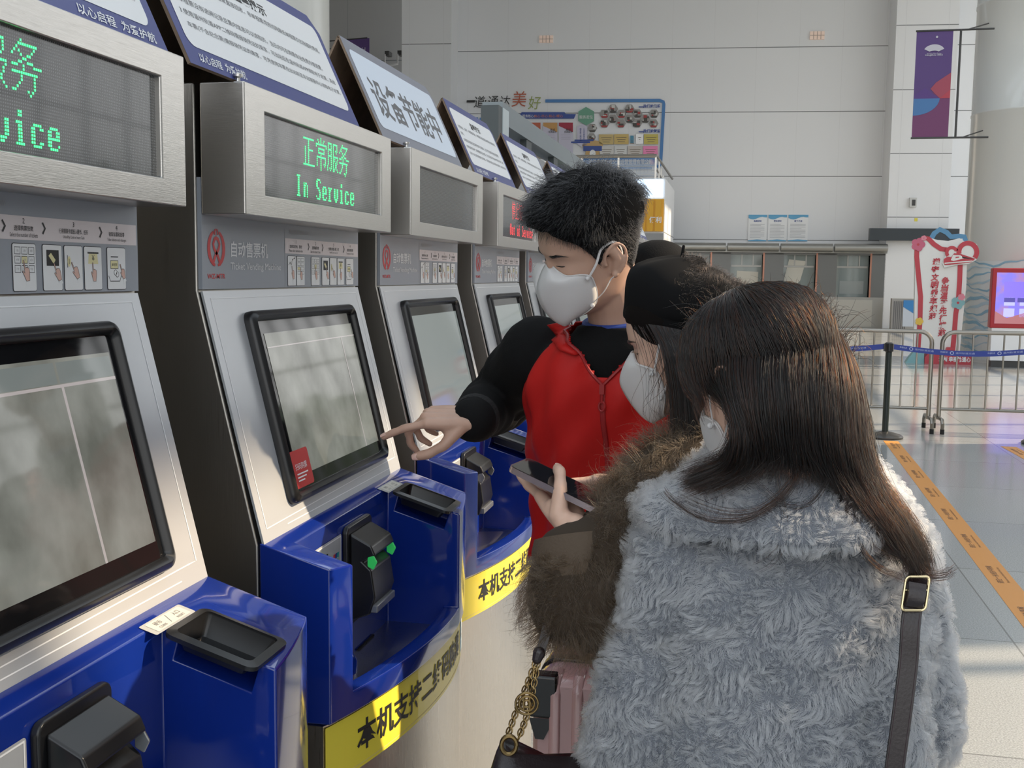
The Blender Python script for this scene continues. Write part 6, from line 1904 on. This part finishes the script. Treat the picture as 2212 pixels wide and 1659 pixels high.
# ================================================================ the woman in the grey fur coat
def build_grey_woman():
    P0 = (.10, 1.47, 0)
    h = Head(at(1650, 840, 1.405), R_(140), R_(24), R_(-2), 1.0)
    F = nrm([-.36, .93, 0]); Rr = np.array([F[1], -F[0], 0])
    nb = at(1695, 1040, 1.475)
    cx, cy = nb[0], nb[1] - .0
    rows = [((cx + .01, cy - .01, .30), .185, .135), ((cx + .01, cy - .01, .60), .185, .135), ((cx + .008, cy - .008, .85), .178, .13), ((cx + .005, cy, 1.02), .175, .125), ((cx, cy, 1.13), .178, .115), ((cx, cy, 1.19), .150, .095), ((cx, cy, 1.235), .085, .07), ((cx, cy, 1.26), .06, .055)]
    shL = np.array([cx, cy, 1.165]) - Rr * .145; shR = np.array([cx, cy, 1.165]) + Rr * .155
    elL = shL - Rr * .055 + F * .01 + [0, 0, -.27]; elR = shR + Rr * .050 + F * .01 + [0, 0, -.27]
    wrL = elL + F * .16 + Rr * .05 + [0, 0, -.12]; wrR = elR + F * .18 - Rr * .04 + [0, 0, -.08]
    m = MB(); h.add(m)
    limb(m, [h.w((-.02, 0, -.03)), h.w((-.03, 0, -.08)), np.array([cx, cy, 1.26]), np.array([cx, cy, 1.2])], [.05, .048, .054, .07], 18)
    torso(m, rows, F)
    for a, b, c in ((shL, elL, wrL), (shR, elR, wrR)):
        limb(m, [a, b, c], [.045, .036, .024], 14)
        H = Hand(c, nrm(c - b), Rr if a is shR else -Rr, 'L', .9); H.build(m, [(14, 20, 12)] * 4, (4, 1, -2, -5), [(.6, .6, -.4), (.8, .3, -.3), (.9, .1, -.2)])
    hip = [(cx + .01 + s * .085 * Rr[0], cy + s * .085 * Rr[1], .76) for s in (-1, 1)]; kn = [(a, b, .43) for a, b, c in hip]; an = [(a, b, .08) for a, b, c in hip]
    for a, b, c in zip(hip, kn, an): limb(m, [a, b, c], [.07, .05, .036], 12)
    me = remesh(m, .0032, 3, .5, 'person')
    root = obj('person', shift_mesh(me, P0), SKINF, loc=P0, smooth='all')
    tag(root, 'woman in a pale grey fluffy coat seen from behind, long dark hair over her shoulder', 'person')
    lash_and_brow(h, root, HAIRD, (1,))
    mask_part(h, root, 'fold')
    W = lambda *l: [at(*p) for p in l]
    W_ = W
    def W(*l):
        sm = lambda q: (lambda t: t * t * (3 - 2 * t))(min(1, max(0, q)))
        bump = lambda x, y: .028 * sm((y - 640) / 240) * min(1, max(0, (1035 - y) / 70)) * min(1, max(0, (x - 1535) / 30)) * min(1, max(0, (1880 - x) / 60))
        return [(x, y, z - bump(x, y)) for x, y, z in l]
    GG = [W((1600, 672, 1.44), (1542, 696, 1.445), (1508, 750, 1.44), (1503, 805, 1.42), (1530, 842, 1.385), (1568, 868, 1.352), (1588, 905, 1.340), (1592, 960, 1.340), (1560, 1012, 1.35), (1478, 1044, 1.365)),
         W((1635, 664, 1.415), (1572, 690, 1.40), (1538, 750, 1.385), (1545, 815, 1.365), (1574, 855, 1.345), (1594, 905, 1.334), (1598, 960, 1.334), (1572, 1012, 1.345), (1488, 1048, 1.36)),
         W((1670, 660, 1.405), (1612, 690, 1.372), (1585, 770, 1.345), (1592, 850, 1.333), (1612, 930, 1.332), (1622, 980, 1.345), (1600, 1020, 1.345), (1540, 1050, 1.35)),
         W((1700, 658, 1.395), (1660, 690, 1.355), (1640, 780, 1.328), (1645, 870, 1.325), (1655, 950, 1.332), (1660, 990, 1.338), (1655, 1000, 1.338), (1642, 1012, 1.335)),
         W((1728, 660, 1.392), (1712, 700, 1.345), (1700, 790, 1.318), (1705, 880, 1.318), (1710, 950, 1.328), (1714, 978, 1.330), (1716, 1002, 1.330), (1717, 1024, 1.326)),
         W((1752, 664, 1.392), (1760, 710, 1.348), (1762, 800, 1.322), (1765, 890, 1.322), (1768, 955, 1.330), (1776, 985, 1.331), (1788, 1014, 1.330), (1806, 1045, 1.328)),
         W((1775, 672, 1.398), (1800, 730, 1.362), (1812, 820, 1.338), (1815, 905, 1.335), (1818, 980, 1.332), (1836, 1050, 1.328), (1875, 1120, 1.326), (1925, 1185, 1.328)),
         W((1790, 682, 1.41), (1832, 760, 1.38), (1850, 850, 1.360), (1855, 940, 1.350), (1866, 1010, 1.342), (1895, 1085, 1.334), (1940, 1155, 1.330), (1972, 1225, 1.332)),
         W((1795, 690, 1.435), (1848, 795, 1.41), (1868, 895, 1.39), (1878, 980, 1.372), (1902, 1055, 1.360), (1945, 1120, 1.352), (1980, 1185, 1.348), (1994, 1238, 1.350)),
         W((1785, 690, 1.47), (1845, 800, 1.455), (1872, 905, 1.44), (1885, 990, 1.415), (1915, 1060, 1.395), (1958, 1125, 1.380), (1988, 1185, 1.372), (2000, 1240, 1.370))]
    G = [[at(*q) for q in g] for g in GG]
    inner = h.w((0, 0, -.01))
    hair = obj('hair', guide_mass(G, inner, .010, 30), HMASS, root, smooth='all')
    sc_h = scalp(h, hair, th=.012)
    S_ = guide_sheet(G, 13500, 22, 41, inner, .0068)
    # parting lock over the crown and the fringe side
    W = W_
    G2 = [W((1690, 668, 1.40), (1640, 655, 1.43), (1570, 680, 1.47), (1520, 740, 1.49), (1508, 810, 1.485)), W((1720, 662, 1.40), (1690, 648, 1.43), (1620, 660, 1.47), (1545, 700, 1.50), (1510, 770, 1.51)), W((1740, 662, 1.40), (1735, 650, 1.44), (1700, 655, 1.49), (1600, 690, 1.53), (1540, 740, 1.54))]
    S_ += [catmull(s, 22) for s in guide_sheet(G2, 2600, 14, 42, inner, .004)]
    r = np.random.default_rng(44)
    for _ in range(4200):     # hair combed from the crown to both sides of the skull
        az = r.uniform(-math.pi, math.pi); z0 = r.uniform(.185, .2225); ln = r.uniform(.05, .11); P = []
        for q in np.linspace(0, 1, 8):
            z = z0 - ln * q ** 1.15; P.append(h.surf(az + .25 * q * math.sin(az * 3), max(z, .06), .013 + .004 * math.sin(q * 3)) + r.normal(size=3) * .0008)
        S_.append(catmull(P, 22))
    for _ in range(1000):      # short broken hairs over the crown, lit from behind
        a = r.random(); bx = 1510 + 330 * a; by = np.interp(bx, [1500, 1560, 1640, 1720, 1790, 1850], [735, 685, 660, 655, 690, 790]) + r.uniform(0, 25)
        z = 1.40 + r.uniform(-.02, .05); p = at(bx, by, z); d = np.array([r.normal() * .5 - .1, r.normal() * .4, r.uniform(.2, 1.0)]); d = nrm(d); l = r.uniform(.012, .055); c = r.normal(size=3) * .5
        S_.append(catmull([p, p + d * l * .4, p + d * l * .8 + c * l * .25 + [0, 0, -.1 * l], p + d * l + c * l * .6 + [0, 0, -.35 * l]], 22))
    loops = [[(1755, 930, 1.325), (1730, 1010, 1.322), (1690, 1075, 1.315), (1610, 1122, 1.312), (1520, 1120, 1.318), (1455, 1082, 1.330), (1437, 1062, 1.335)],
             [(1745, 950, 1.325), (1715, 1030, 1.320), (1650, 1095, 1.312), (1580, 1110, 1.312), (1510, 1092, 1.322), (1465, 1070, 1.330)],
             [(1800, 955, 1.325), (1790, 1030, 1.320), (1750, 1085, 1.314), (1700, 1092, 1.313), (1655, 1060, 1.318), (1620, 1030, 1.325)],
             [(1672, 960, 1.33), (1680, 1040, 1.32), (1695, 1120, 1.312), (1690, 1175, 1.308), (1665, 1212, 1.308), (1630, 1232, 1.308)],
             [(1815, 960, 1.328), (1820, 1040, 1.322), (1832, 1110, 1.318), (1860, 1180, 1.314), (1900, 1225, 1.312), (1955, 1250, 1.315)],
             [(1835, 980, 1.33), (1838, 1060, 1.324), (1850, 1120, 1.320), (1885, 1175, 1.318), (1935, 1205, 1.318)],
             [(1970, 1180, 1.335), (1982, 1215, 1.335), (2005, 1240, 1.338), (2040, 1238, 1.345), (2060, 1228, 1.35)],
             [(1960, 1180, 1.335), (1975, 1225, 1.335), (2000, 1248, 1.338), (2035, 1246, 1.345), (2052, 1236, 1.35)]]
    for lp, cnt in zip(loops, (26, 12, 12, 7, 30, 20, 26, 16)):
        for _ in range(cnt):
            o_ = r.normal(size=3) * .0016; S_.append(catmull([at(*p) + o_ * (1 + .25 * i) for i, p in enumerate(lp)], 22))
    strands('hair_strands', S_, .00030, .00010, HAIRD, hair)
    # fur coat with a turned-down collar
    m = MB()
    torso(m, [((cx + .012, cy - .01, .42), .255, .20), ((cx + .012, cy - .01, .62), .235, .185), ((cx + .010, cy - .008, .85), .208, .165), ((cx + .005, cy, 1.02), .194, .150), ((cx, cy, 1.12), .190, .135), ((cx, cy, 1.18), .168, .118), ((cx, cy, 1.22), .118, .10), ((cx, cy, 1.245), .098, .092)], F)
    for a, b, c in ((shL, elL, wrL), (shR, elR, wrR)):
        limb(m, [a, (a + b) / 2, b, (b + c) / 2, b * .15 + c * .85], [.072, .072, .072, .070, .064], 20)
    me = remesh(m, .008, 5, .5, 'coat')
    wrinkle(me, .009, 11, 12, .0055, 62, .5)
    wme = me.copy()
    co = obj('coat', shift_mesh(me, P0), GREYFM, root, smooth='all')
    def keep(c, n): return (c[:, 2] > .80) & (((c - CAMP) * n).sum(1) < .3)
    fur('coat_fur', wme, 130000, co, GREYF, .0130, .00030, .00012, keep, 51, down=.35, swirl=1.15, up=.50, k=5, scale=78, clump=.009)
    bpy.data.meshes.remove(wme)
    # collar
    m = MB(); Cc = np.array([cx, cy, 1.284])
    R = []
    for t in np.linspace(R_(-35), R_(215), 40):
        d = -(Rr * math.cos(t) + (-F) * -1 * -math.sin(t)) if False else Rr * math.cos(t) - F * math.sin(t)
        lift = -.010 * math.cos(2 * t)
        drop = np.interp(abs(t - math.pi / 2), [0, .7, 1.5, 2.2], [.052, .062, .088, .085]); vf = np.interp(abs(t - math.pi / 2), [0, .7, 1.5, 2.2], [.75, .66, .42, .5])
        if t < math.pi / 2: drop = np.interp(math.pi / 2 - t, [0, 1.2, 2.2], [.052, .056, .060]); vf = np.interp(math.pi / 2 - t, [0, 1.2, 2.2], [.75, .95, .95])
        ring = [Cc + d * np.array([.088]) + [0, 0, .035 + lift], Cc + d * .102 + [0, 0, .040 + lift], Cc + d * .118 + [0, 0, .022 + lift], Cc + d * (.118 + drop) + [0, 0, -drop * vf], Cc + d * (.124 + drop) + [0, 0, -drop * (vf + .15) - .012], Cc + d * (.105 + drop) + [0, 0, -drop * (vf + .2) - .014], Cc + d * .095 + [0, 0, -.01]]
        R.append(ring)
    m.rings(R)
    me = remesh(m, .007, 5, .5, 'collar'); wrinkle(me, .004, 30, 14, .003, 70)
    wme = me.copy(); cl = obj('collar', shift_mesh(me, P0), GREYFM, co, smooth='all')
    fur('collar_fur', wme, 32000, cl, GREYF, .0130, .00030, .00012, keep, 53, down=.35, swirl=1.15, up=.5, k=5, scale=78, clump=.009)
    bpy.data.meshes.remove(wme)
    legs(root, hip, kn, an, F, (.08, .056, .046))
    return root
build_grey_woman()

# ---- her shoulder bag: strap over the right shoulder with a gold buckle
t = thing('shoulder_bag', 'dark leather shoulder strap with a gold buckle over the grey fur coat', 'bag', tuple(at(1925, 1720, 1.36)))
def ribbon(m, pts, w, side, th, mm=0, n=60):
    C = catmull(pts, n); sd = np.array([nrm(side)] * n); T = np.gradient(C, axis=0); 
    R = []
    for c, tt in zip(C, T):
        tt = nrm(tt); s_ = nrm(np.array(side) - tt * np.dot(side, tt)); nn = np.cross(tt, s_)
        R.append([c - s_ * w / 2 - nn * th / 2, c + s_ * w / 2 - nn * th / 2, c + s_ * w / 2 + nn * th / 2, c - s_ * w / 2 + nn * th / 2])
    m.rings(R, mm); return m
SP = [at(1990, 1205, 1.46), at(1988, 1225, 1.385), at(1980, 1262, 1.338), at(1968, 1340, 1.318), at(1962, 1430, 1.312), at(1950, 1530, 1.305), at(1935, 1640, 1.30), at(1922, 1740, 1.30), at(1905, 1860, 1.31)]
CR = CAMM.T @ np.array([1, 0, 0])
m = MB(); ribbon(m, SP, .0235, CR, .0035); obj('strap', m, LEATHER, t, smooth=True, angle=30)
m = MB()
for sg in (-.0095, .0095): m.tube([p + CR * sg + np.array([0, -.0022, 0]) for p in catmull(SP[2:], 60)], .0004, 5, cap=False)
obj('stitching', m, mat('strap_stitch', (.05, .03, .035), .6), t)
bc = at(1975, 1282, 1.322); dv = nrm(at(1970, 1320, 1.319) - at(1980, 1250, 1.328)); 
bfr = Fr(bc, CR, -dv); m = MB()
P = [bfr(a, b, 0.004) for a, b in rrect(-.0145, .0145, -.021, .021, .005, 4)]; P.append(P[0]); m.tube(P, .0019, 8, cap=False); m.tube([bfr(-.0145, .004, .004), bfr(.0145, .004, .004)], .0016, 8)
obj('buckle', m, GOLD, t, smooth=True)
m = MB(); ribbon(m, [bfr(0, .012, .005), bfr(0, .004, .0085), bfr(0, -.008, .008), bfr(0, -.016, .003)], .021, CR, .004, 0, 16); obj('keeper_loop', m, LEATHER, t, smooth=True, angle=30)
m = MB(); c = at(1890, 2000, 1.33); m.obox(c, CR * .13, np.array([0, .04, 0]), np.array([0, 0, .09])); obj('bag_body', m, LEATHER, t, bevel=.02, seg=3)

# ---- chain handbag hanging from the beret woman's arm
t = thing('chain_handbag', 'black handbag on a brass chain strap, hanging in front of the pink suitcase', 'bag', tuple(at(1165, 1660, 1.48)))
m = MB(); ribbon(m, [at(1205, 1270, 1.50), at(1188, 1330, 1.492), at(1174, 1385, 1.488), at(1166, 1418, 1.486)], .013, CR, .004, 0, 24); obj('leather_strap', m, LEATHER, t, smooth=True, angle=30)
m = MB(); limb(m, [at(1165, 1410, 1.486), at(1160, 1424, 1.485)], [.009, .007], 10); obj('strap_end', m, LEATHER, t, smooth=True)
def chain(pts, n, nm):
    C = catmull(pts, n); m = MB()
    for i, c in enumerate(C):
        tt = nrm(C[min(i + 1, n - 1)] - C[max(i - 1, 0)]); a = nrm(np.cross(tt, [0, 1, 0])) if i % 2 else nrm(np.cross(tt, [1, 0.3, 0])); 
        ring = [c + tt * .0062 * math.cos(k) + a * .0038 * math.sin(k) for k in np.linspace(0, 2 * math.pi, 13)]
        m.tube(ring, .0012, 6, cap=False)
    obj(nm, m, BRASS, t, smooth=True)
chain([at(1160, 1424, 1.485), at(1138, 1480, 1.482), at(1116, 1535, 1.48), at(1097, 1588, 1.478)], 19, 'chain')
chain([at(1163, 1424, 1.485), at(1152, 1485, 1.478), at(1140, 1540, 1.474), at(1122, 1590, 1.472)], 19, 'chain')
m = MB(); c = at(1138, 1520, 1.468)
for rr in (.0155, .0105, .005): m.tube([c + CR * rr * math.cos(k) + np.array([0, 0, rr * math.sin(k)]) for k in np.linspace(0, 2 * math.pi, 22)], .0018, 8, cap=False)
m.tube([c + CR * -.004 + np.array([0, 0, .010]), c + CR * -.004 - np.array([0, 0, .010])], .002, 6); m.tube([c + CR * .004 + np.array([0, 0, .010]), c + CR * .004 - np.array([0, 0, .010])], .002, 6)
obj('charm', m, BRASS, t, smooth=True)
m = MB()
g = at(1100, 1608, 1.474); m.tube([g + CR * .0105 * math.cos(k) + np.array([0, -.002, .013 * math.sin(k)]) for k in np.linspace(0, 2 * math.pi, 22)], .0032, 8, cap=False); obj('eyelet', m, BRASS, t, smooth=True)
m = MB(); R = []
bl = [((1062, 1800), (1268, 1800)), ((1052, 1720), (1272, 1720)), ((1060, 1660), (1268, 1660)), ((1072, 1622), (1264, 1640)), ((1086, 1592), (1255, 1632))]
for (a, b), dd in zip(bl, (.035, .05, .045, .034, .02)):
    A_, B_ = at(a[0], a[1], 1.49), at(b[0], b[1], 1.50); ring = []
    for k in range(28):
        th = 2 * math.pi * k / 28; s_ = .5 - .5 * math.copysign(abs(math.cos(th)) ** .6, math.cos(th)); 
        sag = -.020 * math.sin(math.pi * s_) if a[1] < 1640 else 0
        ring.append(A_ * (1 - s_) + B_ * s_ + np.array([0, dd * math.copysign(abs(math.sin(th)) ** .8, math.sin(th)) - .0, sag]))
    R.append(ring)
m.rings(R); obj('pouch', m, LEATHER, t, smooth='all')

# ---- pink suitcase
t = thing('suitcase', 'pink ribbed hard suitcase standing between the beret woman and the ticket machines', 'suitcase', (-.27, 1.96, 0))
PINK = mat('pink_shell', (.50, .30, .29), .22, coat=.5)
x0, x1, y0, y1, zt = -.352, -.19, 1.855, 2.075, .815
def shell(ya, yb, nm):
    m = MB(); R = []
    n = 9; prof = []
    for y, ins in ((ya, .014), (ya + .014, .003), (ya + .03, 0), (yb - .02, 0), (yb, .003)) if nm == 0 else ((ya, .003), (ya + .02, 0), (yb - .03, 0), (yb - .014, .003), (yb, .014)):
        P = rrect(x0 + ins, x1 + .20 - ins, .07 + ins, zt - ins, .035, 5); R.append([(x, y, z) for x, z in P])
    m.rings(R); o = obj('shell', m, PINK, t, smooth=True, angle=40)
    for k in range(7):
        m = MB(); x = x0 + .045 + k * .042; yy = y0 - .003 if nm == 0 else y1 + .003
        m.tube([(x, (ya + yb) / 2, zt + .001), (x, yy + (.02 if nm == 0 else -.02), zt + .0005), (x, yy + (.006 if nm == 0 else -.006), zt - .012), (x, yy, zt - .03), (x, yy, .11)], 0, 10, flat=(.010, .0045), ref=(1, 0, 0)); obj('rib', m, PINK, o, smooth=True)
shell(y0, 1.955, 0); shell(1.985, y1, 1)
m = MB(); m.prism(Fr((0, 1.985, 0), (1, 0, 0), (0, 0, 1)), rrect(x0 - .001, x1 + .201, .069, zt + .003, .035, 5), 0, .03, 0); obj('closure_band', m, BLACKP, t, bevel=.003)
m = MB(); m.box(x0 - .004, x0 + .05, y0 - .006, y0 + .03, zt - .075, zt + .006); m.add([(x0 - .002, y0 - .004, zt - .075), (x0 + .045, y0 - .004, zt - .075), (x0 + .026, y0 - .004, zt - .115), (x0 + .01, y0 - .004, zt - .115)], [(0, 1, 2, 3)]); obj('corner_guard', m, mat('dark_metal_guard', (.05, .05, .05), .25, .8), t, bevel=.006)
m = MB(); m.box(x0 + .10, x0 + .26, 1.955, 1.985, zt + .002, zt + .016); obj('top_handle', m, BLACKP, t, bevel=.006)
for x in (x0 + .04, x1 + .16):
    for y in (y0 + .03, y1 - .03):
        m = MB(); m.tube([(x - .012, y, .028), (x + .012, y, .028)], .028, 16); m.box(x - .016, x + .016, y - .016, y + .016, .03, .075); obj('wheel', m, BLACKM, t, smooth=True)
